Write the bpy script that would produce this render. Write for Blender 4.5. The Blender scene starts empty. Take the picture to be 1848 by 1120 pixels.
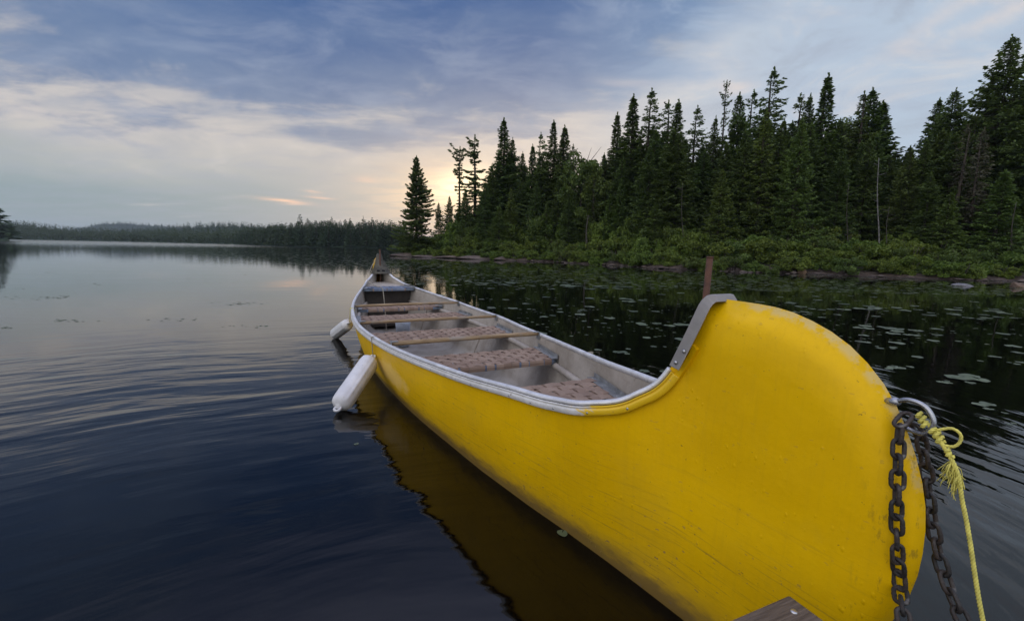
import bpy, math, random
import numpy as np
from mathutils import Vector, Matrix
R = math.radians
sc = bpy.context.scene
C = sc.collection
rng = np.random.default_rng(7)
random.seed(7)

# ------------------------------------------------------------------ camera
FPX, CAMH, HY, HS = 821.3, 0.9925, 446.0, 0.0185      # focal length in photo pixels, eye height, horizon
PIT = math.atan((560 - HY) / FPX); ROLL = math.atan(HS)
cam = bpy.data.cameras.new('camera'); cam.sensor_width = 36; cam.lens = 36 * FPX / 1848
cam.clip_start = 0.02; cam.clip_end = 8000
co = bpy.data.objects.new('camera', cam); C.objects.link(co); sc.camera = co
co.matrix_world = Matrix.Translation((0, 0, CAMH)) @ Matrix.Rotation(math.pi/2 - PIT, 4, 'X') @ Matrix.Rotation(ROLL, 4, 'Z')

def ray(px, py):
    x, y = px - 924, py - 560
    u = x*math.cos(ROLL) + y*math.sin(ROLL); v = -x*math.sin(ROLL) + y*math.cos(ROLL)
    a, c = 1.0, -v/FPX
    return np.array([u/FPX, a*math.cos(PIT) + c*math.sin(PIT), c*math.cos(PIT) - a*math.sin(PIT)])
def at(px, py, Y):
    d = ray(px, py); t = Y/d[1]; return np.array([0, 0, CAMH]) + d*t
def on_z(px, py, z=0.0):
    d = ray(px, py); t = (z - CAMH)/d[2]; return np.array([0, 0, CAMH]) + d*t
def hor(px): return HY + HS*(px - 924)

# ------------------------------------------------------------------ node helpers
class N:
    def __init__(s, tree): s.t = tree; s.n = tree.nodes; s.l = tree.links
    def node(s, typ, **kw):
        n = s.n.new(typ)
        for k, v in kw.items(): setattr(n, k, v)
        return n
    def put(s, sock, v):
        if isinstance(v, bpy.types.NodeSocket): s.l.new(v, sock)
        elif v is not None: sock.default_value = v
    def m(s, op, a, b=None, c=None, clamp=False):
        n = s.node('ShaderNodeMath', operation=op, use_clamp=clamp)
        for i, v in enumerate((a, b, c)): s.put(n.inputs[i], v)
        return n.outputs[0]
    def vm(s, op, a, b=None):
        n = s.node('ShaderNodeVectorMath', operation=op)
        s.put(n.inputs[0], a)
        if b is not None: s.put(n.inputs[1], b)
        return n.outputs['Value'] if op in ('LENGTH', 'DOT_PRODUCT', 'DISTANCE') else n.outputs[0]
    def noise(s, vec, scale, detail=3, rough=.5, dist=0):
        n = s.node('ShaderNodeTexNoise'); s.put(n.inputs['Vector'], vec)
        n.inputs['Scale'].default_value = scale; n.inputs['Detail'].default_value = detail
        n.inputs['Roughness'].default_value = rough; n.inputs['Distortion'].default_value = dist
        return n.outputs['Fac']
    def ss(s, x, a, b, lo=0., hi=1.):
        n = s.node('ShaderNodeMapRange', interpolation_type='SMOOTHSTEP')
        s.put(n.inputs[0], x)
        for i, v in enumerate((a, b, lo, hi)): s.put(n.inputs[i+1], v)
        return n.outputs[0]
    def mix(s, f, a, b, blend='MIX'):
        n = s.node('ShaderNodeMix', data_type='RGBA', blend_type=blend)
        s.put(n.inputs[0], f); s.put(n.inputs[6], a); s.put(n.inputs[7], b)
        return n.outputs[2]
    def scale(s, vec, v):
        n = s.node('ShaderNodeMapping'); s.put(n.inputs[0], vec); n.inputs['Scale'].default_value = v
        return n.outputs[0]
def c4(*c): return (c[0], c[1], c[2], 1.0)

# ------------------------------------------------------------------ world: cloudy dawn sky
SUN_AZ, SUN_EL = R(1.5), R(5.0)
w = bpy.data.worlds.new('World'); sc.world = w; w.use_nodes = True
k = N(w.node_tree); k.n.clear()
geo = k.node('ShaderNodeTexCoord'); d = geo.outputs['Generated']
sep = k.node('ShaderNodeSeparateXYZ'); k.put(sep.inputs[0], d)
X, Y, Z = sep.outputs
az = k.m('MULTIPLY', k.m('ARCTAN2', X, Y), 57.2958)             # degrees, 0 = ahead, + = right
el = k.m('MULTIPLY', k.m('ARCSINE', k.m('MINIMUM', k.m('MAXIMUM', Z, -1), 1)), 57.2958)
# cloud plane coordinates (streaks flatten towards the horizon)
inv = k.m('DIVIDE', 1.0, k.m('ADD', k.m('MAXIMUM', Z, 0.0), 0.10))
cv = k.node('ShaderNodeCombineXYZ'); k.put(cv.inputs[0], k.m('MULTIPLY', X, inv)); k.put(cv.inputs[1], k.m('MULTIPLY', Y, inv))
P = cv.outputs[0]
n1 = k.noise(k.scale(P, (.55, 1.0, 1)), 1.3, 6, .55, .35)
n2 = k.noise(k.scale(P, (.75, 1.15, 1)), 2.9, 7, .58, .35)
n4 = k.noise(k.scale(d, (1, 1, 2.3)), 6.5, 8, .62, .4)
n3 = k.noise(k.scale(P, (.8, .45, 1)), 1.0, 3, .5, .3)
crv = k.node('ShaderNodeFloatCurve'); k.put(crv.inputs['Value'], k.m('ADD', k.m('DIVIDE', az, 360.0), .5))
pts = [(-180, 60), (-110, 40), (-75, 12), (-48, 13.5), (-27, 12.0), (-14, 11.5), (-2, 13.5), (14, 16.5), (24, 21.5), (33, 29), (50, 45), (80, 60), (180, 60)]
cm = crv.mapping.curves[0]
cm.points[0].location = (0, pts[0][1]/90); cm.points[1].location = (1, pts[-1][1]/90)
for a_, e_ in pts[1:-1]: cm.points.new(a_/360 + .5, e_/90)
crv.mapping.update()
e0 = k.m('MULTIPLY', crv.outputs[0], 90.0)
rel = k.m('SUBTRACT', el, e0)
rel = k.m('ADD', rel, k.m('MULTIPLY', k.m('SUBTRACT', n1, .5), 26.0))
rel = k.m('ADD', rel, k.m('MULTIPLY', k.m('SUBTRACT', n2, .5), 10.0))
rel = k.m('ADD', rel, k.m('MULTIPLY', k.m('SUBTRACT', n4, .5), 15.0))
deck = k.ss(rel, -3.2, 4.5)
# upper cloud deck colours
hi = k.mix(k.ss(rel, 1.0, 13.0), c4(.140, .208, .360), c4(.046, .112, .290))
hi = k.mix(k.m('MULTIPLY', k.ss(n2, .44, .70, 0, .75), k.ss(rel, 34, 2)), hi, c4(.25, .31, .45))
hi = k.mix(k.m('MULTIPLY', k.ss(n3, .52, .70), .45), hi, c4(.21, .29, .44))
hi = k.mix(k.ss(n4, .47, .68, 0, .30), hi, c4(.30, .36, .47))
hi = k.mix(k.ss(az, 0, 34), hi, k.mix(k.ss(k.m('ADD', k.m('MULTIPLY', n1, .5), k.m('MULTIPLY', n4, .5)), .42, .56), c4(.17, .28, .47), c4(.46, .56, .70)))
# lower band
right = k.ss(az, 0, 34)
cream = k.mix(right, c4(.62, .57, .54), c4(.46, .55, .67))
grey = k.mix(k.ss(az, -38, -8), c4(.245, .325, .37), c4(.38, .40, .42))
grey = k.mix(right, grey, c4(.42, .53, .68))
relc = k.m('ADD', el, k.m('MULTIPLY', k.m('SUBTRACT', n3, .5), 5.0))
lo = k.mix(k.ss(relc, 3.5, 11.5), grey, cream)
lo = k.mix(k.m('MULTIPLY', k.ss(n4, .50, .66, 0, .42), k.ss(el, 4, 10)), lo, c4(.80, .72, .66))
lo = k.mix(k.m('MULTIPLY', k.ss(n4, .50, .34, 0, .40), k.ss(el, 4, 10)), lo, c4(.33, .36, .43))
lo = k.mix(k.m('MULTIPLY', k.ss(n2, .40, .66), .5), lo, k.mix(.5, lo, c4(.36, .39, .50)))
lo = k.mix(k.m('MULTIPLY', k.ss(n1, .56, .70), k.m('MULTIPLY', k.ss(rel, -9, -1), .6)), lo, c4(.72, .64, .60))
col = k.mix(deck, lo, hi)
# glow where the sun stands behind cloud
def blob(a0, e_0, sa, se, tilt=0.0, extra=None):
    da = k.m('SUBTRACT', az, a0)
    de = k.m('SUBTRACT', k.m('SUBTRACT', el, e_0), k.m('MULTIPLY', da, tilt))
    if extra: de = k.m('ADD', de, extra)
    q = k.m('ADD', k.m('POWER', k.m('DIVIDE', da, sa), 2.0), k.m('POWER', k.m('DIVIDE', de, se), 2.0))
    return k.m('POWER', 2.71828, k.m('MULTIPLY', q, -1.0))
wob = k.m('MULTIPLY', k.m('SUBTRACT', n2, .5), 3.0)
g1 = blob(-8.6, 6.6, 8.0, 3.6, 0.05, wob)
g2 = blob(-6.5, 7.3, 3.2, 1.9, 0.2, wob)
g0 = blob(-8, 6, 26, 9)
col = k.mix(k.m('MULTIPLY', g0, .45), col, c4(.62, .53, .46))
col = k.mix(k.m('MULTIPLY', g1, k.ss(n2, .36, .56, .45, .95)), col, c4(1.0, .72, .47))
col = k.mix(k.m('MULTIPLY', g2, k.ss(n2, .34, .54, .35, .85)), col, c4(1.75, 1.4, .9))
thin = k.m('MULTIPLY', k.m('SUBTRACT', n2, .5), .8)
for a0, e_0, sa, se, f in ((-26.2, 4.55, 2.1, .20, .9), (-22.6, 5.15, 1.4, .18, .55), (-23.4, 5.75, .9, .16, .4), (-17.5, 7.4, 1.2, .4, .3)):
    col = k.mix(k.m('MULTIPLY', blob(a0, e_0, sa, se, -.05, thin), f), col, c4(1.05, .66, .46))
for a0, e_0, sa, se, tl, f in ((41, 20.0, 5.0, .8, .55, .28), (44.5, 19.0, 3.0, .55, .3, .35), (24.5, 17, 1.6, .6, .0, .5), (13, 18.3, 3.4, .5, -.1, .25)):
    col = k.mix(k.m('MULTIPLY', blob(a0, e_0, sa, se, tl, k.m('MULTIPLY', thin, 2.0)), f), col, c4(.80, .67, .60))
col = k.mix(k.ss(el, 29, 50), col, c4(.78, .84, 1.22))
# unseen sky behind the photographer, brightened towards left-rear to light the hull
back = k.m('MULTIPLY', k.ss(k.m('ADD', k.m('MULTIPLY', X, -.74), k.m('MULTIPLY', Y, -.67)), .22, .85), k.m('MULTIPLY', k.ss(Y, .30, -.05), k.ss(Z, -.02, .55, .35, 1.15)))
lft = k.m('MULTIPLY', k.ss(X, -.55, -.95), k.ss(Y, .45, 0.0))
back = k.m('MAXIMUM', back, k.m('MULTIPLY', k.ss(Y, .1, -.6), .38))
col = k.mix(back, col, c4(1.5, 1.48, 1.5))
sky = k.node('ShaderNodeTexSky', sky_type='NISHITA', sun_disc=False)
sky.sun_elevation = SUN_EL; sky.sun_rotation = SUN_AZ; sky.altitude = 300
nish = k.mix(1.0, sky.outputs[0], c4(.09, .09, .09), 'MULTIPLY')
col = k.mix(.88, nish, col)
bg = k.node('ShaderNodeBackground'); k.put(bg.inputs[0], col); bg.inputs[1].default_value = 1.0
out = k.node('ShaderNodeOutputWorld'); k.l.new(bg.outputs[0], out.inputs[0])

# ------------------------------------------------------------------ sun (low, veiled by cloud, behind the spruces)
sl = bpy.data.lights.new('sun', 'SUN'); sl.energy = 0.5; sl.angle = R(10); sl.color = (1, .8, .58)
so = bpy.data.objects.new('sun', sl); C.objects.link(so)
so.rotation_euler = (Vector((math.sin(SUN_AZ)*math.cos(SUN_EL), math.cos(SUN_AZ)*math.cos(SUN_EL), math.sin(SUN_EL)))).to_track_quat('Z', 'Y').to_euler()
sc.view_settings.view_transform = 'Standard'; sc.view_settings.look = 'None'
sc.view_settings.exposure = 0.18; sc.view_settings.gamma = 1.0
sc.render.engine = 'CYCLES'
sc.cycles.volume_bounces = 0
sc.cycles.max_bounces = 8

# ------------------------------------------------------------------ materials
def mat(name, fn):
    m = bpy.data.materials.new(name); m.use_nodes = True
    k = N(m.node_tree); b = m.node_tree.nodes['Principled BSDF']
    fn(k, b); return m
def setb(k, b, col=None, rough=None, spec=None, metal=None, normal=None, coat=None):
    if col is not None: k.put(b.inputs['Base Color'], col)
    if rough is not None: k.put(b.inputs['Roughness'], rough)
    if spec is not None: k.put(b.inputs['Specular IOR Level'], spec)
    if metal is not None: k.put(b.inputs['Metallic'], metal)
    if normal is not None: k.put(b.inputs['Normal'], normal)
    if coat is not None: k.put(b.inputs['Coat Weight'], coat)
def bump(k, h, dist=.01, strength=1.0, normal=None):
    n = k.node('ShaderNodeBump'); k.put(n.inputs['Height'], h)
    n.inputs['Distance'].default_value = dist; n.inputs['Strength'].default_value = strength
    if normal is not None: k.put(n.inputs['Normal'], normal)
    return n.outputs[0]
def objc(k): return k.node('ShaderNodeTexCoord').outputs['Object']
def wpos(k): return k.node('ShaderNodeNewGeometry').outputs['Position']
def xyz(k, v):
    s = k.node('ShaderNodeSeparateXYZ'); k.put(s.inputs[0], v); return s.outputs
def oinfo(k): return k.node('ShaderNodeObjectInfo').outputs['Random']
def island(k): return k.node('ShaderNodeNewGeometry').outputs['Random Per Island']

def simple(name, col, rough=.6, spec=.5, metal=0., var=.25, nscale=8, bumpd=0.0, bscale=60):
    def f(k, b):
        n = k.noise(objc(k), nscale, 5, .6)
        lo_ = c4(*[c*(1-var) for c in col]); hi_ = c4(*[min(1, c*(1+var)) for c in col])
        nm = bump(k, k.noise(objc(k), bscale, 4, .6), bumpd) if bumpd else None
        setb(k, b, k.mix(k.ss(n, .3, .7), lo_, hi_), k.ss(n, .3, .7, rough*.85, min(1, rough*1.15)), spec, metal, nm)
    return mat(name, f)

def f_hull(k, b):
    o = objc(k); x, y, z = xyz(k, o)
    col = k.mix(k.ss(k.noise(k.scale(o, (1, 1, 1.6)), 2.2, 6, .6), .3, .7), c4(.68, .400, .0), c4(.78, .470, .0))
    # fine vertical wipe marks and long scratches
    streak = k.noise(k.scale(o, (26, 26, 1.3)), 3.0, 4, .6)
    col = k.mix(k.ss(streak, .45, .75, 0, .15), col, c4(.46, .28, .01))
    tilt = k.node('ShaderNodeMapping'); k.put(tilt.inputs[0], o); tilt.inputs['Rotation'].default_value = (0, R(-14), 0); tilt.inputs['Scale'].default_value = (1.2, 1.2, 42)
    scr = k.noise(tilt.outputs[0], 2.6, 5, .7, .2)
    low = k.ss(z, .52, .12)
    col = k.mix(k.m('MULTIPLY', k.ss(scr, .55, .66), k.m('MULTIPLY', low, .42)), col, c4(.24, .15, .02))
    tilt2 = k.node('ShaderNodeMapping'); k.put(tilt2.inputs[0], o); tilt2.inputs['Rotation'].default_value = (0, R(9), 0); tilt2.inputs['Scale'].default_value = (2.0, 2.0, 80)
    scr2 = k.noise(tilt2.outputs[0], 2.0, 3, .7, .1)
    col = k.mix(k.m('MULTIPLY', k.ss(scr2, .60, .68), k.m('MULTIPLY', low, .55)), col, c4(.18, .11, .02))
    specks = k.noise(o, 70, 3, .6)
    col = k.mix(k.ss(specks, .70, .75, 0, .8), col, c4(.13, .08, .02))
    # scum line just above the water, browner under the bow
    scum = k.m('ADD', z, k.m('MULTIPLY', k.noise(k.scale(o, (3, 3, 10)), 3, 5, .7), -.09))
    col = k.mix(k.ss(scum, .035, -.025, 0, .85), col, c4(.085, .055, .035))
    col = k.mix(k.m('MULTIPLY', k.ss(scum, .10, .0), .35), col, c4(.20, .13, .03))
    ay = k.m('ABSOLUTE', y)
    edge = k.m('MULTIPLY', k.ss(ay, .0135, .005), k.m('MULTIPLY', k.ss(x, 2.93, 3.02), k.ss(z, .5, .62)))
    col = k.mix(k.m('MULTIPLY', edge, k.ss(k.noise(o, 34, 5, .7), .42, .55)), col, c4(.66, .47, .14))
    nose = k.ss(x, 3.27, 3.34)
    col = k.mix(k.m('MULTIPLY', nose, k.ss(k.noise(k.scale(o, (1, 1, .45)), 60, 5, .75), .54, .68, 0, .5)), col, c4(.11, .075, .02))
    smud = k.noise(o, 3.2, 4, .6)
    col = k.mix(k.ss(smud, .52, .68, 0, .14), col, c4(.40, .28, .03))
    chips = k.noise(k.scale(o, (1, 1, 2.2)), 46, 2, .5)
    col = k.mix(k.m('MULTIPLY', k.ss(chips, .70, .72), k.ss(z, .42, .05, .2, .9)), col, c4(.17, .12, .07))
    # pale rubbed patch beside the fender
    rb = k.vm('LENGTH', k.vm('MULTIPLY', k.vm('SUBTRACT', o, (.90, .50, .19)), (2.1, 1.0, 7.5)))
    rb = k.m('ADD', rb, k.m('MULTIPLY', k.m('SUBTRACT', k.noise(o, 14, 4, .6), .5), .9))
    col = k.mix(k.ss(rb, .75, .35, 0, .55), col, c4(.86, .60, .22))
    drops = k.node('ShaderNodeTexVoronoi'); k.put(drops.inputs['Vector'], k.scale(o, (1, 1, .55))); drops.inputs['Scale'].default_value = 62
    dmask = k.ss(drops.outputs['Distance'], .26, .02)
    dsel = k.ss(k.noise(o, 9, 3, .6), .52, .62)
    h = k.m('ADD', k.m('MULTIPLY', k.m('MULTIPLY', dmask, dsel), .5), k.m('MULTIPLY', k.noise(o, 55, 4, .6), .28))
    h = k.m('ADD', h, k.m('MULTIPLY', k.noise(o, 5, 2, .5), 1.3))
    setb(k, b, col, k.ss(k.noise(o, 6, 4, .6), .3, .7, .38, .54), .15, 0, bump(k, h, .0026), .02)
    b.inputs['Coat Roughness'].default_value = .22
M = {}
M['hull'] = mat('yellow_hull_paint', f_hull)

def f_inner(k, b):
    o = objc(k); x, y, z = xyz(k, o)
    n = k.noise(o, 4, 6, .65)
    col = k.mix(k.ss(n, .3, .7), c4(.27, .235, .20), c4(.42, .38, .34))
    col = k.mix(k.ss(k.noise(k.scale(o, (2, 2, 22)), 3, 5, .7), .56, .72, 0, .35), col, c4(.20, .16, .13))
    col = k.mix(k.ss(k.noise(o, 26, 4, .7), .60, .75, 0, .5), col, c4(.15, .12, .10))
    col = k.mix(k.ss(z, .0, -.08, 0, .6), col, k.mix(k.ss(n, .35, .6), c4(.30, .27, .24), c4(.44, .42, .40)))
    setb(k, b, col, .5, .4, 0, bump(k, k.noise(o, 30, 4, .6), .003))
M['inner'] = mat('worn_beige_fibreglass', f_inner)
def f_alu(k, b):
    o = objc(k)
    n = k.noise(o, 12, 6, .7); n_ = k.noise(k.scale(o, (3, 3, 3)), 30, 4, .7)
    col = k.mix(k.ss(n, .3, .7), c4(.56, .56, .575), c4(.76, .76, .775))
    col = k.mix(k.ss(n_, .6, .72, 0, .6), col, c4(.22, .20, .18))
    setb(k, b, col, k.ss(n, .3, .7, .32, .5), .5, .45, bump(k, n_, .0008))
M['alu'] = mat('dull_aluminium', f_alu)
def f_flange(k, b):
    o = objc(k); x, y, z = xyz(k, o)
    n = k.noise(o, 16, 6, .7)
    col = k.mix(k.ss(n, .3, .7), c4(.50, .49, .48), c4(.66, .65, .645))
    yel = k.m('ADD', x, k.m('MULTIPLY', k.m('SUBTRACT', k.noise(k.scale(o, (1, 1, 5)), 18, 5, .7), .5), .35))
    yel = k.ss(yel, 2.59, 2.65)
    col = k.mix(yel, col, c4(.72, .46, .01))
    col = k.mix(k.ss(k.noise(o, 48, 4, .7), .62, .72, 0, .7), col, c4(.20, .16, .12))
    setb(k, b, col, .42, .5, 0, bump(k, n, .0008))
M['flange'] = mat('white_rim_flange', f_flange)
M['strap'] = simple('brushed_grey_strap', (.25, .235, .225), .48, .5, .35, .14, 14, .0006, 120)
M['sternplate'] = simple('stained_stern_plate', (.075, .068, .050), .6, .4, .1, .45, 16)
M['shade_sheet'] = simple('painted_underseat_shade', (.045, .037, .032), .7, .3, 0, .3, 9)  # dark brown painted for the shade below the stern seat
M['bracket'] = simple('seat_bracket_metal', (.27, .28, .29), .45, .5, .55, .25, 20, .0005, 90)
M['rail'] = simple('blue_grey_rail', (.12, .15, .19), .5, .5, .3, .3, 20)
def f_web(a, c):
    def f(k, b):
        o = objc(k); n = k.noise(o, 18, 5, .65); t = oinfo(k); x, y, z = xyz(k, o)
        col = k.mix(t, c4(*a), c4(*c)); col = k.mix(k.ss(n, .45, .72, 0, .28), col, c4(.17, .135, .115))
        weft = k.m('SINE', k.m('MULTIPLY', k.m('ADD', x, y), 1600.0))
        setb(k, b, col, .78, .25, 0, bump(k, k.m('ADD', k.m('MULTIPLY', weft, .3), k.noise(o, 260, 3, .6)), .0012))
    return f
M['web'] = mat('tan_seat_webbing', f_web((.22, .148, .110), (.33, .240, .185)))
M['webblue'] = mat('blue_seat_webbing', f_web((.10, .13, .20), (.20, .24, .32)))
M['screw'] = simple('steel_screw', (.42, .42, .43), .3, .5, .9, .2, 30)
M['dark'] = simple('painted_slot_shade', (.012, .011, .012), .9, .2)
def f_wood(k, b):
    o = objc(k)
    n = k.noise(k.scale(o, (14, 1.1, 14)), 5, 6, .65)
    col = k.mix(k.ss(n, .3, .7), c4(.17, .105, .05), c4(.36, .26, .15))
    col = k.mix(k.ss(k.noise(o, 5, 4, .6), .5, .68, 0, .65), col, c4(.24, .22, .20))
    setb(k, b, col, .62, .35, 0, bump(k, n, .0015))
M['wood'] = mat('weathered_thwart_wood', f_wood)
def f_dock(k, b):
    o = objc(k)
    n = k.noise(k.scale(o, (1.2, 26, 26)), 3, 7, .7, .2)
    col = k.mix(k.ss(n, .3, .72), c4(.055, .038, .026), c4(.17, .13, .10))
    col = k.mix(k.ss(k.noise(k.scale(o, (1, 40, 40)), 5, 4, .7), .62, .70, 0, .8), col, c4(.02, .015, .012))
    setb(k, b, col, .68, .4, 0, bump(k, n, .004))
M['dock'] = mat('weathered_dock_wood', f_dock)
M['rust'] = simple('rusty_pipe', (.085, .040, .025), .72, .4, .2, .45, 26, .002, 110)
def f_chain(k, b):
    o = objc(k); t = oinfo(k); n = k.noise(k.vm('ADD', o, t), 90, 5, .7)
    col = k.mix(t, c4(.022, .021, .022), c4(.050, .040, .036))
    col = k.mix(k.ss(n, .50, .68, 0, .45), col, c4(.09, .05, .032))
    col = k.mix(k.ss(k.noise(o, 45, 3, .6), .60, .72, 0, .7), col, c4(.16, .155, .15))
    setb(k, b, col, k.ss(n, .35, .65, .42, .8), .5, .35, bump(k, n, .0009))
M['chain'] = mat('dark_rusty_chain', f_chain)
M['steel'] = simple('galvanised_ubolt', (.36, .37, .40), .26, .5, .85, .3, 30, .0004, 160)
M['rope'] = simple('yellow_nylon_rope', (.62, .56, .13), .7, .3, 0, .2, 60, .0006, 400)
M['cord'] = simple('grey_cord', (.30, .27, .22), .8, .3, 0, .3, 50)
def f_fender(k, b):
    o = objc(k); x, y, z = xyz(k, o)
    n = k.noise(o, 9, 6, .65)
    col = k.mix(k.ss(n, .3, .7), c4(.54, .54, .56), c4(.70, .70, .72))
    grime = k.m('ADD', z, k.m('MULTIPLY', n, .12))
    col = k.mix(k.ss(grime, -.05, -.17, 0, .8), col, c4(.33, .25, .17))
    col = k.mix(k.ss(k.noise(k.scale(o, (1, 1, .3)), 30, 4, .7), .60, .74, 0, .5), col, c4(.36, .32, .27))
    setb(k, b, col, .42, .45)
M['fender'] = mat('white_vinyl_fender', f_fender)

def f_needles(dark, light, hue=(0, 0, 0)):
    def f(k, b):
        o = objc(k); r = island(k); t = oinfo(k)
        n = k.noise(o, 1.1, 3, .6)
        fac = k.m('ADD', k.m('MULTIPLY', r, .55), k.m('MULTIPLY', k.ss(n, .35, .65), .45))
        col = k.mix(fac, c4(*dark), c4(*light))
        col = k.mix(k.m('MULTIPLY', t, .5), col, k.mix(fac, c4(dark[0]*1.6, dark[1]*1.05, dark[2]), c4(light[0]*1.35, light[1]*.95, light[2]*.8)))
        setb(k, b, col, .65, .25)
        tr = k.node('ShaderNodeBsdfTranslucent'); k.put(tr.inputs[0], k.mix(1., col, c4(1.3, 1.3, .6), 'MULTIPLY'))
        ms = k.node('ShaderNodeMixShader'); ms.inputs[0].default_value = .22
        k.l.new(b.outputs[0], ms.inputs[1]); k.l.new(tr.outputs[0], ms.inputs[2])
        k.l.new(ms.outputs[0], k.t.nodes['Material Output'].inputs[0])
    return f
M['spruce'] = mat('spruce_needles', f_needles((.027, .054, .014), (.100, .160, .036)))
M['spruce_light'] = mat('young_conifer_needles', f_needles((.038, .075, .016), (.118, .185, .038)))
M['leaf'] = mat('shrub_leaves', f_needles((.032, .066, .011), (.150, .225, .040)))
M['leafdark'] = mat('broadleaf_leaves', f_needles((.032, .066, .014), (.115, .17, .038)))
M['lichen'] = mat('lichen_twigs', f_needles((.045, .052, .034), (.11, .12, .082)))
M['farneedles'] = mat('distant_conifer_needles', f_needles((.022, .044, .022), (.050, .086, .040)))
M['bark'] = simple('spruce_bark', (.060, .050, .042), .9, .2, 0, .35, 6)
M['deadbark'] = simple('bleached_dead_wood', (.055, .05, .042), .85, .2, 0, .3, 5)
M['birchbark'] = simple('pale_dead_trunk', (.15, .145, .14), .8, .2, 0, .35, 7)
def f_rock(k, b):
    o = wpos(k); z = xyz(k, o)[2]
    n = k.noise(o, 1.6, 6, .65); n_ = k.noise(o, 9, 5, .7)
    col = k.mix(k.ss(n, .35, .65), c4(.06, .045, .038), c4(.15, .115, .097))
    col = k.mix(k.ss(n_, .55, .72, 0, .5), col, c4(.19, .17, .155))
    col = k.mix(k.ss(z, .10, .02, 0, .75), col, c4(.045, .036, .032))
    setb(k, b, col, .75, .35, 0, bump(k, n_, .05))
M['rock'] = mat('shore_rock', f_rock)
M['rockgrey'] = simple('smooth_grey_rock', (.15, .145, .155), .6, .4, 0, .3, 3, .02, 14)
M['rockorange'] = simple('tawny_rock', (.13, .085, .055), .7, .35, 0, .35, 3, .03, 12)
def f_ground(k, b):
    o = wpos(k); z = xyz(k, o)[2]
    n = k.noise(o, .8, 6, .7); n_ = k.noise(o, 6, 5, .7)
    col = k.mix(k.ss(n, .35, .65), c4(.018, .020, .010), c4(.040, .048, .018))
    col = k.mix(k.ss(z, .38, .12), col, k.mix(k.ss(n_, .35, .65), c4(.035, .026, .02), c4(.10, .075, .062)))
    col = k.mix(k.ss(z, .05, .0), col, c4(.03, .024, .02))
    setb(k, b, col, .9, .2, 0, bump(k, n_, .08))
M['ground'] = mat('forest_floor_and_bank', f_ground)
M['farhill'] = simple('wooded_hill', (.022, .038, .020), .95, .1, 0, .35, .03)
M['bluehill'] = simple('far_wooded_hill', (.024, .038, .022), .95, .1, 0, .35, .02)

def f_pad(k, b):
    r = oinfo(k); i = island(k); n = k.noise(objc(k), 30, 3, .6)
    col = k.mix(k.m('FRACT', k.m('ADD', r, i)), c4(.03, .05, .02), c4(.10, .13, .07))
    col = k.mix(k.ss(n, .5, .75, 0, .4), col, c4(.17, .12, .06))
    setb(k, b, col, .34, .6)
M['pad'] = mat('lily_pad_green', f_pad)
def f_pad2(k, b):
    r = oinfo(k); i = island(k)
    col = k.mix(k.m('FRACT', k.m('ADD', r, i)), c4(.035, .06, .016), c4(.10, .12, .045))
    setb(k, b, col, .42, .5)
M['pad2'] = mat('water_weed_green', f_pad2)

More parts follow.
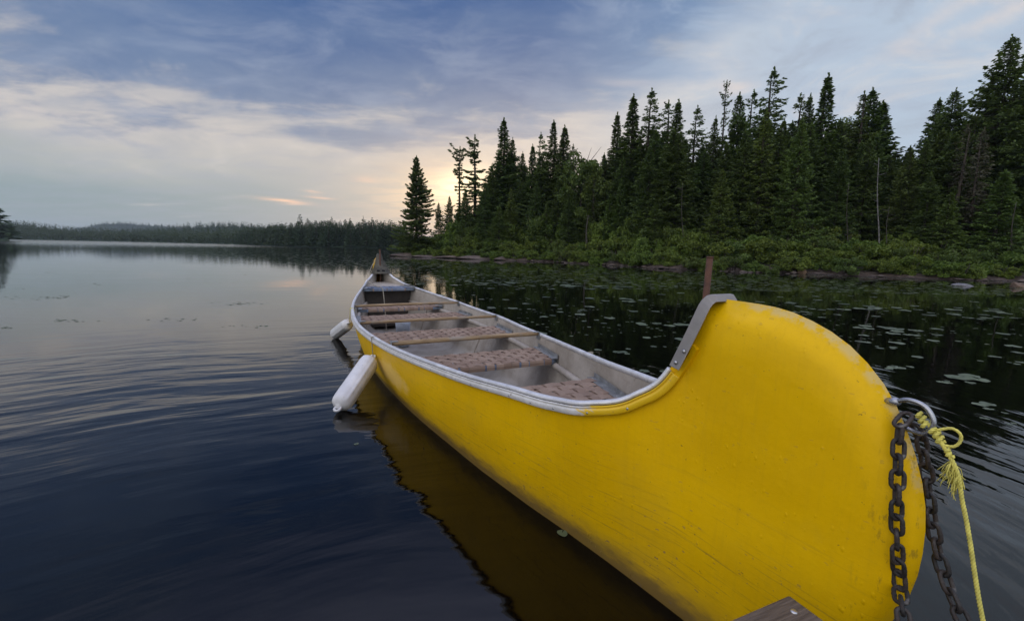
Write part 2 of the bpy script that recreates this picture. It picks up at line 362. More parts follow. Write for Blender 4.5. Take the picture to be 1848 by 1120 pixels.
def f_water(k, b):
    p = wpos(k); x, y, z = xyz(k, p)
    dist = k.vm('LENGTH', p)
    def ring(cx, cy, lam, nd, ph=0.):
        q = k.vm('SUBTRACT', p, (cx, cy, 0))
        r = k.vm('LENGTH', q)
        warp = k.m('MULTIPLY', k.m('SUBTRACT', k.noise(p, .55, 3, .55), .5), nd)
        return k.m('SINE', k.m('ADD', k.m('MULTIPLY', k.m('ADD', r, warp), 6.2832/lam), ph))
    big = k.noise(p, .5, 2, .5)
    m1 = k.m('MULTIPLY', k.ss(dist, 7.5, 3.8), k.ss(dist, 1.2, 2.6, .45, 1))
    m1 = k.m('MULTIPLY', m1, k.ss(x, 1.2, -.3))
    patch = k.ss(k.noise(k.scale(p, (.5, 1.1, 1)), .9, 3, .6), .38, .62)
    m1 = k.m('MULTIPLY', m1, k.m('ADD', .35, k.m('MULTIPLY', patch, .85)))
    def broken(cx, cy, fr_, fa, det=2):        # arcs of broken crests round a distant centre
        q = k.vm('SUBTRACT', p, (cx, cy, 0)); r = k.vm('LENGTH', q)
        qx, qy, _ = xyz(k, q); an = k.m('ARCTAN2', qx, qy)
        wr = k.m('MULTIPLY', k.m('SUBTRACT', k.noise(p, .35, 2, .5), .5), .9)
        cv_ = k.node('ShaderNodeCombineXYZ'); k.put(cv_.inputs[0], k.m('MULTIPLY', k.m('ADD', r, wr), fr_)); k.put(cv_.inputs[1], k.m('MULTIPLY', an, fa))
        return k.m('SUBTRACT', k.noise(cv_.outputs[0], 1.0, det, .5), .5)
    a = k.m('MULTIPLY', broken(2.0, -7.0, 3.5, 8.5), .0165)
    a = k.m('ADD', a, k.m('MULTIPLY', broken(3.2, -8.0, 8.0, 16.0, 3), .0052))
    a = k.m('ADD', a, k.m('MULTIPLY', ring(1.6, -3.4, .27, 1.8), .00035))
    hgt = k.m('MULTIPLY', a, m1)
    # ripples on the right of the bow
    m2 = k.m('MULTIPLY', k.ss(x, .8, 1.6), k.ss(dist, 6.5, 3.4))
    a2 = k.m('ADD', k.m('MULTIPLY', broken(-1.5, 1.45, 5.5, 5.0), .012), k.m('MULTIPLY', broken(-1.0, 2.2, 11, 9, 3), .0045))
    hgt = k.m('ADD', hgt, k.m('MULTIPLY', a2, m2))
    # tiny agitation
    st = k.scale(p, (.6, 1.5, 1))
    hgt = k.m('ADD', hgt, k.m('MULTIPLY', k.m('SUBTRACT', k.noise(st, 3.5, 3, .5), .5), .0011))
    # slow swell giving the wobble in reflections
    hgt = k.m('ADD', hgt, k.m('MULTIPLY', k.m('SUBTRACT', k.noise(k.scale(p, (.5, 1.0, 1)), 1.1, 2, .5), .5), .0028))
    near = bump(k, hgt, 1.0)
    # breeze-ruffled water far out
    far = k.m('MULTIPLY', k.ss(dist, 55, 190), .9)
    hf = k.m('MULTIPLY', k.m('MULTIPLY', k.m('SUBTRACT', k.noise(k.scale(p, (.5, 1.2, 1)), 1.6, 4, .6), .5), .05), far)
    nrm = bump(k, hf, 1.0, 1.0, near)
    body = c4(.0012, .0011, .0012)
    setb(k, b, body, k.m('ADD', .025, k.m('MULTIPLY', far, .15)), .5, 0, nrm)
    b.inputs['IOR'].default_value = 1.38
M['water'] = mat('dark_lake_water', f_water)

# ------------------------------------------------------------------ object helpers
def link(o, parent=None, label=None, cat=None, group=None, kind=None):
    C.objects.link(o)
    if parent is not None: o.parent = parent
    if label: o['label'] = label
    if cat: o['category'] = cat
    if group: o['group'] = group
    if kind: o['kind'] = kind
    return o
def thing(name, label, cat, loc=(0, 0, 0), group=None, rz=0.0):
    o = bpy.data.objects.new(name, None); o.empty_display_size = .1
    link(o, None, label, cat, group); o.location = loc; o.rotation_euler = (0, 0, rz)
    return o
def mesh_np(name, V, F, m, smooth=False):
    V = np.asarray(V, dtype=np.float32); F = np.asarray(F, dtype=np.int32)
    me = bpy.data.meshes.new(name); me.vertices.add(len(V)); me.vertices.foreach_set('co', V.ravel())
    n = F.shape[1]; me.loops.add(F.size); me.loops.foreach_set('vertex_index', F.ravel())
    me.polygons.add(len(F)); me.polygons.foreach_set('loop_start', np.arange(0, F.size, n, dtype=np.int32))
    me.polygons.foreach_set('loop_total', np.full(len(F), n, dtype=np.int32))
    me.materials.append(m); me.update(calc_edges=True); me.validate()
    if smooth: me.polygons.foreach_set('use_smooth', np.ones(len(me.polygons), dtype=bool))
    return me
class MB:
    def __init__(s): s.V = []; s.F = []; s.mi = []; s.cur = 0; s.sm = []; s.smooth = True
    def add(s, V, F):
        o = len(s.V); s.V += [tuple(map(float, v)) for v in V]
        for f in F: s.F.append([o + i for i in f]); s.mi.append(s.cur); s.sm.append(s.smooth)
    def box(s, cx, cy, cz, sx, sy, sz, mtx=None, bev=0.0):
        vs = []
        for dz in (-1, 1):
            for dx, dy in ((-1, -1), (1, -1), (1, 1), (-1, 1)): vs.append(Vector((cx + dx*sx/2, cy + dy*sy/2, cz + dz*sz/2)))
        if mtx is not None: vs = [mtx @ v for v in vs]
        sm = s.smooth; s.smooth = False
        s.add(vs, [(3, 2, 1, 0), (4, 5, 6, 7), (0, 1, 5, 4), (1, 2, 6, 5), (2, 3, 7, 6), (3, 0, 4, 7)]); s.smooth = sm
    def tube(s, pts, r, seg=8, caps=True):
        pts = [Vector(p) for p in pts]; n = len(pts)
        rr = r if hasattr(r, '__len__') else [r]*n
        tg = [(pts[min(i+1, n-1)] - pts[max(i-1, 0)]).normalized() for i in range(n)]
        up = Vector((0, 0, 1)) if abs(tg[0].z) < .9 else Vector((1, 0, 0))
        a = tg[0].cross(up).normalized(); V = []; F = []
        for i in range(n):
            a = (a - tg[i]*a.dot(tg[i])).normalized(); b_ = tg[i].cross(a)
            for j in range(seg):
                t = 2*math.pi*j/seg; V.append(pts[i] + (a*math.cos(t) + b_*math.sin(t))*rr[i])
        for i in range(n-1):
            for j in range(seg): F.append((i*seg+j, i*seg+(j+1) % seg, (i+1)*seg+(j+1) % seg, (i+1)*seg+j))
        if caps: F.append(tuple(range(seg-1, -1, -1))); F.append(tuple((n-1)*seg + j for j in range(seg)))
        s.add(V, F)
    def strip(s, A, B):          # quad strip between two polylines
        n = len(A); V = list(A) + list(B); s.add(V, [(i, i+1, n+i+1, n+i) for i in range(n-1)])
    def dome(s, c, nrm, r, h, seg=10):
        nrm = Vector(nrm).normalized(); a = nrm.orthogonal().normalized(); b_ = nrm.cross(a); c = Vector(c); V = []; F = []
        for i, (q, z) in enumerate(((1, 0), (.92, .5), (.6, .88))):
            for j in range(seg):
                t = 2*math.pi*j/seg; V.append(c + (a*math.cos(t) + b_*math.sin(t))*r*q + nrm*h*z)
        V.append(c + nrm*h)
        for i in range(2):
            for j in range(seg): F.append((i*seg+j, i*seg+(j+1) % seg, (i+1)*seg+(j+1) % seg, (i+1)*seg+j))
        for j in range(seg): F.append((2*seg+j, 2*seg+(j+1) % seg, 3*seg))
        s.add(V, F)
    def mesh(s, name, m):
        me = bpy.data.meshes.new(name); me.from_pydata(s.V, [], s.F)
        for x in (m if isinstance(m, (list, tuple)) else [m]): me.materials.append(x)
        me.polygons.foreach_set('material_index', s.mi); me.polygons.foreach_set('use_smooth', s.sm)
        me.update(); return me
    def build(s, name, m, parent=None, **kw):
        return link(bpy.data.objects.new(name, s.mesh(name, m)), parent, **kw)
def catmull(P, n=6):
    P = [np.array(p, float) for p in P]; out = []
    Q = [2*P[0]-P[1]] + P + [2*P[-1]-P[-2]]
    for i in range(1, len(Q)-2):
        for t in np.linspace(0, 1, n, endpoint=False):
            a, b_, c, d_ = Q[i-1], Q[i], Q[i+1], Q[i+2]
            out.append(.5*((2*b_) + (c-a)*t + (2*a-5*b_+4*c-d_)*t*t + (3*b_-3*c+d_-a)*t**3))
    out.append(P[-1]); return out
def twisted_rope(mb, path, r, pitch=.03, seg=6):
    path = [np.array(p, float) for p in path]; L = [0]
    for a, b_ in zip(path[:-1], path[1:]): L.append(L[-1] + np.linalg.norm(b_-a))
    L = np.array(L); n = max(8, int(L[-1]/(pitch/8))); ts = np.linspace(0, L[-1], n)
    P = np.stack([np.interp(ts, L, [p[i] for p in path]) for i in range(3)], 1)
    T = np.gradient(P, axis=0); T /= np.linalg.norm(T, axis=1)[:, None]
    a = np.cross(T[0], [0, 0, 1.]);
    if np.linalg.norm(a) < .1: a = np.cross(T[0], [1., 0, 0])
    A = []
    for t in T: a = a - t*(a@t); a /= np.linalg.norm(a); A.append(a.copy())
    A = np.array(A); B = np.cross(T, A)
    for j in range(3):
        ph = 2*math.pi*(ts/pitch + j/3)
        Q = P + (A*np.cos(ph)[:, None] + B*np.sin(ph)[:, None])*r*.5
        mb.tube([tuple(q) for q in Q], r*.58, seg)
# ------------------------------------------------------------------ the canoe (own frame: x = towards bow, y = port side, z = up from waterline)
CY_, CX_, YAW, AH = 3.8175, -.6703, .4328, 2.8765
FR = np.array([0, .2, .4, .55, .68, .78, .86, .91, .95, .98, 1.0])
WB = np.array([.6124, .5740, .5051, .4300, .3560, .2935, .2440, .2030, .1300, .0740, .0300])
WS = np.array([.6124, .5900, .5300, .4546, .3721, .3026, .2500, .2060, .1330, .0700, .0140])
ZB = np.array([.3700, .3710, .3925, .4160, .4405, .4680, .4910, .5190, .5700, .6756, .8698])
ZS = np.array([.3700, .3720, .3940, .4140, .4400, .4610, .4830, .5150, .5750, .6900, .8450])
def herm(s, y):
    x = FR; m = np.gradient(y, x); m[0] = 0
    s = np.clip(np.asarray(s, float), 0, 1); i = np.clip(np.searchsorted(x, s)-1, 0, len(x)-2); h = x[i+1]-x[i]; t = (s-x[i])/h
    return (2*t**3-3*t**2+1)*y[i] + (t**3-2*t**2+t)*h*m[i] + (-2*t**3+3*t**2)*y[i+1] + (t**3-t**2)*h*m[i+1]
def gw(s): s = np.asarray(s, float); return np.where(s > 0, herm(abs(s)/AH, WB), herm(abs(s)/AH, WS))
def gz(s): s = np.asarray(s, float); return np.where(s > 0, herm(abs(s)/AH, ZB), herm(abs(s)/AH, ZS))
STEM = [(2.93, .8695), (3.0, .869), (3.06, .866), (3.112, .856), (3.179, .832), (3.237, .796), (3.289, .743), (3.320, .692), (3.345, .638), (3.364, .580), (3.374, .527), (3.377, .466), (3.373, .400), (3.358, .335), (3.33, .25), (3.28, .15), (3.20, .06), (3.08, -.02), (2.92, -.075), (2.7, -.11), (2.45, -.125)]
KD = .13
BWs = np.array([0, .55, .97, 1.26, 1.55, 1.96, 2.27, 2.49, 2.66, 2.8, 2.94, 3.1, 3.25, 3.4])
BWv = np.array([.515, .485, .445, .41, .365, .297, .232, .178, .142, .116, .092, .075, .060, .048])
def stem_curve(zp):
    sc_ = [(AH, zp)] + [(s, z*(zp/.8698) if z > .5 else z) for s, z in STEM]
    return np.array(catmull(sc_, 8))
def half_breadth(s, z, zp, SC):
    """hull half breadth at profile position (s,z), s >= 0"""
    s = np.asarray(s, float); z = np.asarray(z, float)
    B = np.interp(s, BWs, BWv)
    top = np.where(s < AH, herm(s/AH, WB if zp > .86 else WS), np.interp(s, [AH, 3.0, 3.4], [.030, .034, .034]))
    zt = np.where(s < AH, herm(s/AH, ZB if zp > .86 else ZS), np.interp(s, [AH, 3.1, 3.24, 3.32, 3.38], [zp, .856, .79, .69, .5]))
    f = np.clip(z/np.maximum(zt, .05), 0, 1)
    up = B + (top-B)*f + .022*np.sin(np.pi*f)*np.clip((2.9-s)/1.2, 0, 1)
    lowS = np.interp(s, [2.45, 2.7, 2.92, 3.08, 3.2, 3.28, 3.33], [.125, .11, .075, .03, .01, .01, .01])
    D = np.where(s < 2.45, .128, lowS)
    dn = B*np.clip(1 - np.clip(-z/D, 0, 1)**2.4, 0, 1)**.5
    b_ = np.where(z >= 0, up, dn)
    d = np.full(b_.shape, 9.0)
    pts = SC[::2]
    for p_, q_ in zip(pts[:-1], pts[1:]):
        e = q_-p_; L2 = (e**2).sum()
        t = np.clip(((s-p_[0])*e[0] + (z-p_[1])*e[1])/L2, 0, 1)
        d = np.minimum(d, np.hypot(s-p_[0]-t*e[0], z-p_[1]-t*e[1]))
    q = np.clip(d/.030, 0, 1)
    nose = np.sqrt(np.clip(1-(1-q)**2, 0, 1))
    ins = np.clip((s - 2.35)/.35, 0, 1)*np.clip(1.0, 0, 1)
    keel = np.where((z < 0) & (s < 2.7), 1.0, nose)
    return b_*(keel*ins + (1-ins)*np.where(z < 0, 1, 1))
cn = thing('canoe', 'long yellow canoe with woven seats floating beside the dock, high rounded bow near', 'canoe')
cn.matrix_world = Matrix(((math.sin(YAW), -math.cos(YAW), 0, CX_), (-math.cos(YAW), -math.sin(YAW), 0, CY_), (0, 0, 1, 0), (0, 0, 0, 1)))
MC = cn.matrix_world.copy(); MCI = MC.inverted()
def cw(p): return MC @ Vector(p)
def cl(p): return MCI @ Vector(tuple(map(float, p)))
def on_lat(px, py, lat):
    dd = MCI.to_3x3() @ Vector(ray(px, py)); oo = cl((0, 0, CAMH)); t = (lat - oo.y)/dd.y; return oo + dd*t
NU, NV = 110, 46
def end_grid(sign):
    zp = float(gz(sign*AH)); SC = stem_curve(zp)
    u = np.linspace(0, 1, NU)**.75; u = u/u[-1]
    T = np.stack([AH*u, herm(u, ZB if sign > 0 else ZS)], 1)
    L_ = np.r_[0, np.cumsum(np.hypot(*np.diff(SC, axis=0).T))]; L_ /= L_[-1]
    v = np.linspace(0, 1, NV)
    Rr = np.stack([np.interp(v, L_, SC[:, 0]), np.interp(v, L_, SC[:, 1])], 1)
    z0 = float(gz(0.0)); vv = v**.8
    Lf = np.stack([np.zeros(NV), z0 + (-.128-z0)*v], 1)
    se = SC[-1]; B_ = np.stack([u*se[0], np.interp(u, [0, 1], [-.128, se[1]])], 1)
    U, Vv = np.meshgrid(u, v, indexing='ij')
    G = (1-Vv)[..., None]*T[:, None] + Vv[..., None]*B_[:, None] + (1-U)[..., None]*Lf[None] + U[..., None]*Rr[None]
    G -= (1-U)[..., None]*((1-Vv)[..., None]*T[0] + Vv[..., None]*B_[0]) + U[..., None]*((1-Vv)[..., None]*T[-1] + Vv[..., None]*B_[-1])
    b_ = half_breadth(G[..., 0], G[..., 1], zp, SC)
    b_[:, -1] = 0; b_[-1, :] = 0.0; b_[-1, 0] = .012
    return G, b_, zp, SC
hm = MB()
GR = {}
for sign in (1, -1):
    G, b_, zp, SC = end_grid(sign); GR[sign] = (G, b_, zp, SC)
    for side in (1, -1):
        V = [(sign*G[i, j, 0], side*b_[i, j], G[i, j, 1]) for i in range(NU) for j in range(NV)]
        F = []
        for i in range(NU-1):
            for j in range(NV-1):
                q = (i*NV+j, i*NV+j+1, (i+1)*NV+j+1, (i+1)*NV+j)
                F.append(q if sign*side > 0 else q[::-1])
        hm.add(V, F)
hull = hm.build('hull', M['hull'], cn)
import bmesh
bm = bmesh.new(); bm.from_mesh(hull.data); bmesh.ops.remove_doubles(bm, verts=bm.verts, dist=.0004); bmesh.ops.recalc_face_normals(bm, faces=bm.faces); bm.to_mesh(hull.data); bm.free()

# inner shell
def inner_b(s, z):
    sg = 1 if s > 0 else -1; _, _, zp, SC = GR[sg]
    return max(.004, float(half_breadth(np.array(abs(s)), np.array(z), zp, SC)) - .011)
im = MB(); SS = np.r_[np.linspace(-3.02, -2.83, 8)[:-1], np.linspace(-2.83, 2.85, 170)]; NVI = 24
for side in (1, -1):
    V = []; F = []
    for s in SS:
        zt = float(gz(s)) - .004 - .25*max(0, abs(s)-AH)/.15
        for j in range(NVI):
            f = j/(NVI-1); z = zt + (-.095-zt)*f
            V.append((s, side*inner_b(s, z), z))
        V.append((s, 0, -.097))
    n = NVI+1
    for i in range(len(SS)-1):
        for j in range(n-1):
            q = (i*n+j, (i+1)*n+j, (i+1)*n+j+1, i*n+j+1)
            F.append(q if side > 0 else q[::-1])
    im.add(V, F)
im.build('interior_lining', M['inner'], cn)

# gunwale: capped rim plus riveted outer flange, swept along each sheer
def sheer(side, s0=-2.80, s1=2.815, n=200):
    ss = np.sin(np.linspace(-math.pi/2, math.pi/2, n)); ss = (s0+s1)/2 + ss*(s1-s0)/2
    return np.stack([ss, side*gw(ss), gz(ss)], 1)
def sweep(mb, path, side, prof, closed=True):
    T = np.gradient(path, axis=0); T /= np.linalg.norm(T, axis=1)[:, None]
    O = np.cross(T, [0, 0, 1.])*(-side); O /= np.linalg.norm(O, axis=1)[:, None]
    Un = np.cross(O, T)*1.0; Un *= np.sign(Un[:, 2])[:, None]
    V = []; m = len(prof)
    for p, o, u_ in zip(path, O, Un):
        for a, h in prof: V.append(p + o*a + u_*h)
    F = []
    for i in range(len(path)-1):
        for j in range(m if closed else m-1):
            q = (i*m+j, i*m+(j+1) % m, (i+1)*m+(j+1) % m, (i+1)*m+j); F.append(q)
    if closed: F.append(tuple(range(m))); F.append(tuple((len(path)-1)*m+j for j in range(m)))
    mb.add(V, F)
    return O, Un
CAP = [(-.016, -.018), (-.019, -.003), (-.017, .005), (-.010, .0095), (0, .0105), (.008, .0085), (.0125, .003), (.0125, -.004), (.004, -.006), (-.008, -.018)]
CAP = [(a*.84, h*.84) for a, h in CAP]
FLG = [(.004, -.0065), (.0145, -.0065), (.0155, -.010), (.0115, -.0115), (.0115, -.014), (.0165, -.0155), (.0175, -.020), (.0175, -.032), (.0145, -.035), (.003, -.035)]
for side in (1, -1):
    g = MB(); P_ = sheer(side); sweep(g, P_, side, CAP)
    gun = g.build('gunwale', M['alu'], cn)
    f = MB(); O, Un = sweep(f, P_[:-1], side, FLG)
    f.build('flange', M['flange'], gun)
    L_ = np.r_[0, np.cumsum(np.linalg.norm(np.diff(P_, axis=0), axis=1))]
    rv = MB(); rv.dome((0, 0, 0), (0, 0, 1), .0042, .0022, 7); rvm = rv.mesh('rivet', M['screw'])
    for t in np.arange(.12, L_[-1]-.1, .13):
        i = int(np.searchsorted(L_, t)); i = min(i, len(O)-1)
        o = link(bpy.data.objects.new('rivet', rvm), gun); o.location = P_[i] + O[i]*.0172 + Un[i]*-.0255
        o.rotation_euler = Vector(O[i]).to_track_quat('Z', 'Y').to_euler()

# bow and stern end caps: inboard plate with two slots and side flanges riveted to the hull
for sign, nm in ((1, 'bow'), (-1, 'stern')):
    zp = GR[sign][2]
    ss = np.linspace(2.79 if sign > 0 else 2.745, AH-.002, 16); zz_ = herm(ss/AH, ZB if sign > 0 else ZS); ww_ = herm(ss/AH, WB if sign > 0 else WS)
    path = [(sign*s, z) for s, z in zip(ss, zz_)]
    # peak then over the top
    path2 = path + [(sign*(AH+.014), zp+.004), (sign*(AH+.036), zp+.004)]
    wid = list(ww_) + [.028, .026]
    cap = MB()
    PL = np.array(path2); Tn = np.gradient(PL, axis=0); Tn /= np.linalg.norm(Tn, axis=1)[:, None]
    nrm = np.stack([-Tn[:, 1]*sign, Tn[:, 0]*sign], 1)      # points outboard/up-left of profile = away from hull
    nrm *= np.where((nrm @ np.array([-sign*1.0, 1.0])) > 0, 1, -1)[:, None]
    if sign > 0:      # bow: straight riveted band down the port and starboard faces, plate between them
        LP = [(1208, 659), (1224, 627), (1240, 595), (1251, 571), (1261, 550), (1267, 541), (1275, 534), (1283, 532), (1290, 533)]
        RP = [(1225, 668), (1238, 643), (1252, 616), (1265, 590), (1276, 567), (1281, 557), (1286, 550), (1290, 547), (1293, 545)]
        lt = [.098, .085, .072, .062, .052, .046, .040, .036, .034]
        A2 = [on_lat(*q, l_) for q, l_ in zip(LP, lt)]; B2 = [on_lat(*q, l_+.004) for q, l_ in zip(RP, lt)]
        cap = MB(); cap.smooth = False
        for sd in (1, -1):
            A3 = [(p.x, sd*p.y, p.z) for p in A2]; B3 = [(p.x, sd*p.y, p.z) for p in B2]; cap.strip(A3, B3)
            if sd > 0: cap.strip(A3, [(p[0], -p[1], p[2]) for p in A3]); cap.strip([A3[-1], B3[-1]], [(A3[-1][0], -A3[-1][1], A3[-1][2]), (B3[-1][0], -B3[-1][1], B3[-1][2])])
        me_o = cap.build('end_plate', M['strap'], cn)
        md = me_o.modifiers.new('solid', 'SOLIDIFY'); md.thickness = .003; md.offset = 0
        bv = me_o.modifiers.new('bev', 'BEVEL'); bv.width = .002; bv.segments = 2
        for (qx, qy), l_ in (((1219, 654), .094), ((1234, 634), .084)):
            p = on_lat(qx, qy, l_+.006)
            for sd in (1, -1):
                sm_ = MB(); sm_.dome((p.x, sd*p.y, p.z), (0, sd, 0), .0056, .0035, 12); sm_.build('screw', M['screw'], me_o)
        p = on_lat(1287, 537, .0); sm_ = MB(); sm_.dome((p.x, .015, p.z+.003), (0, 0, 1), .0065, .004, 12); sm_.build('screw', M['screw'], me_o)
        pp = MB(); x0 = AH-.065; pp.tube([(x0, -.026, .30), (x0+.012, -.034, .976)], .0088, 14); pp.tube([(x0+.012, -.034, .973), (x0+.0121, -.034, .977)], .0096, 14); pp.build('pipe', M['rust'], cn)
        continue
    A_, B_ = [], []
    for (x_, z_), w_, n_ in zip(path2, wid, nrm):
        e_ = .013 if z_ < zp-.1 else .008
        A_.append((x_ + n_[0]*e_, w_+.016*(e_/.013), z_ + n_[1]*e_)); B_.append((x_ + n_[0]*e_, -w_-.016*(e_/.013), z_ + n_[1]*e_))
    cap.strip(A_, B_); 
    C_, D_ = [], []
    for side, lst in ((1, A_), (-1, B_)):
        inner = []
        for i, ((x_, z_), w_, n_) in enumerate(zip(path2, wid, nrm)):
            depth = .042 if i < len(path) - 2 else (.042 - .007*(i-len(path)+2))
            xi, zi = x_ - n_[0]*(depth-.012), z_ - n_[1]*(depth-.012)
            hb = float(half_breadth(np.array(abs(xi)), np.array(zi), zp, GR[sign][3]))
            inner.append((xi, side*(max(hb, w_*.6)+.0185 if i < len(path)-3 else max(hb, .02)+.012), zi))
        cap.strip(lst, inner)
    me_o = cap.build('end_plate', M['sternplate'], cn)
    md = me_o.modifiers.new('solid', 'SOLIDIFY'); md.thickness = .003; md.offset = 0
    sl_ = MB()
    i0 = 3
    for side in (1, -1):
        x_, z_ = path2[i0]; x2, z2 = path2[i0+2]; n_ = nrm[i0+1]
        o_ = np.array([n_[0]*.018, n_[1]*.018])
        V = [(x_+o_[0], side*.016, z_+o_[1]), (x_+o_[0], side*.058, z_+o_[1]), (x2+o_[0], side*.048, z2+o_[1]), (x2+o_[0], side*.016, z2+o_[1])]
        sl_.add(V, [(0, 1, 2, 3)])
    sl_.build('slot', M['dark'], me_o)  # flat dark faces painting the shade inside the slot openings
    for i_, dd in ((1, .02), (4, .02)):
        for side in (1, -1):
            sm_ = MB(); x_, z_ = path2[i_]; n_ = nrm[i_]
            xi, zi = x_-n_[0]*dd, z_-n_[1]*dd
            hb = max(float(half_breadth(np.array(abs(xi)), np.array(zi), zp, GR[sign][3])), wid[i_]*.8)
            sm_.dome((xi, side*(wid[i_]+.0195), zi), (0, side, 0), .0062, .0045, 12)
            sm_.build('screw', M['screw'], me_o)
    sm_ = MB(); sm_.dome((sign*(AH+.008), 0.02, zp+.020), (0, 0, 1), .007, .004, 12); sm_.build('screw', M['screw'], me_o)
    # upright pipe inside the peak
    pp = MB(); r_ = .0115
    x0 = AH-.065
    h1 = .985 if sign > 0 else .93
    pts_ = [(sign*(x0+.0), -.012 if sign > 0 else 0, .30), (sign*(x0+.012), -.012 if sign > 0 else 0, h1)]
    pp.tube(pts_, r_, 14); pp.tube([(sign*(x0+.012), -.012 if sign > 0 else 0, h1-.004), (sign*(x0+.0121), -.012 if sign > 0 else 0, h1+.001)], r_+.0012, 14)
    pp.build('pipe', M['rust'], cn)
# yellow painted end tab at the bow where the flange stops
tb = MB()
q0 = [at(1217, 672, 1), at(1240, 645, 1), at(1250, 622, 1), at(1258, 631, 1), at(1238, 662, 1), at(1222, 682, 1)]
def on_hull(px, py, off=.004):
    lat = .08
    for _ in range(12):
        p = on_lat(px, py, lat); lat = float(half_breadth(np.array(p.x), np.array(p.z), GR[1][2], GR[1][3])) + off
    return on_lat(px, py, lat)
tp = [on_hull(*q, off=.012) for q in ((1203, 690), (1226, 664), (1242, 640), (1249, 621), (1257, 631), (1243, 655), (1226, 681), (1206, 699))]
V = tp + [Vector((p.x, p.y-.012, p.z)) for p in tp]
n = len(tp); tb.smooth = False
tb.add(V, [tuple(range(n)), tuple(range(2*n-1, n-1, -1))] + [(i, (i+1) % n, n+(i+1) % n, n+i) for i in range(n)])
tb.build('rim_end_tab', M['hull'], cn)

# stringer moulded along each side, and a hull rib
for side in (1, -1):
    t = MB(); ss = np.linspace(-2.2, 2.35, 60)
    t.tube([(s, side*(inner_b(s, .235+.03*abs(s)/2.2)-.016), .235+.03*abs(s)/2.2) for s in ss], .021, 8); t.build('side_stringer', M['inner'], cn)
for s0 in (-.30, -1.75):
    rb = MB(); pts_ = []
    for a in np.linspace(0, 1, 26):
        z = .20*(1-math.sin(math.pi*a))**1.0 - .085
        z = max(-.09, .22 - .31*math.sin(math.pi*a)**.6)
        sd = -1 if a < .5 else 1
        bb = inner_b(s0, z) if z > -.088 else None
        y_ = sd*bb if bb else (a-.5)*2*inner_b(s0, -.088)*1.15
        pts_.append((s0, y_, z+.006))
    rb.tube(pts_, .014, 6); rb.build('rib', M['inner'], cn)

# thwarts
def thwart(s, dz, mname, r=.0135):
    b_ = float(gw(s)) - .014; z = float(gz(s)) + dz
    t = MB(); ys = np.linspace(-b_, b_, 24)
    t.tube([(s, y, z + .004*math.cos(y*2)) for y in ys], [r*(1.0 if abs(y) < b_-.03 else .8) for y in ys], 10)
    o = t.build('thwart', M[mname], cn)
    for sd in (1, -1):
        m_ = MB(); m_.box(s, sd*(b_-.006), z-.012, .05, .006, .05); m_.box(s, sd*(b_-.028), z+.0145, .026, .05, .004)
        m_.dome((s, sd*(b_-.03), z+.016), (0, 0, 1), .006, .004, 8)
        m_.build('thwart_bracket', M['bracket'], o)
thwart(-.955, .0, 'wood'); thwart(-.03, -.003, 'wood', .0125); thwart(.935, .004, 'wood', .015)

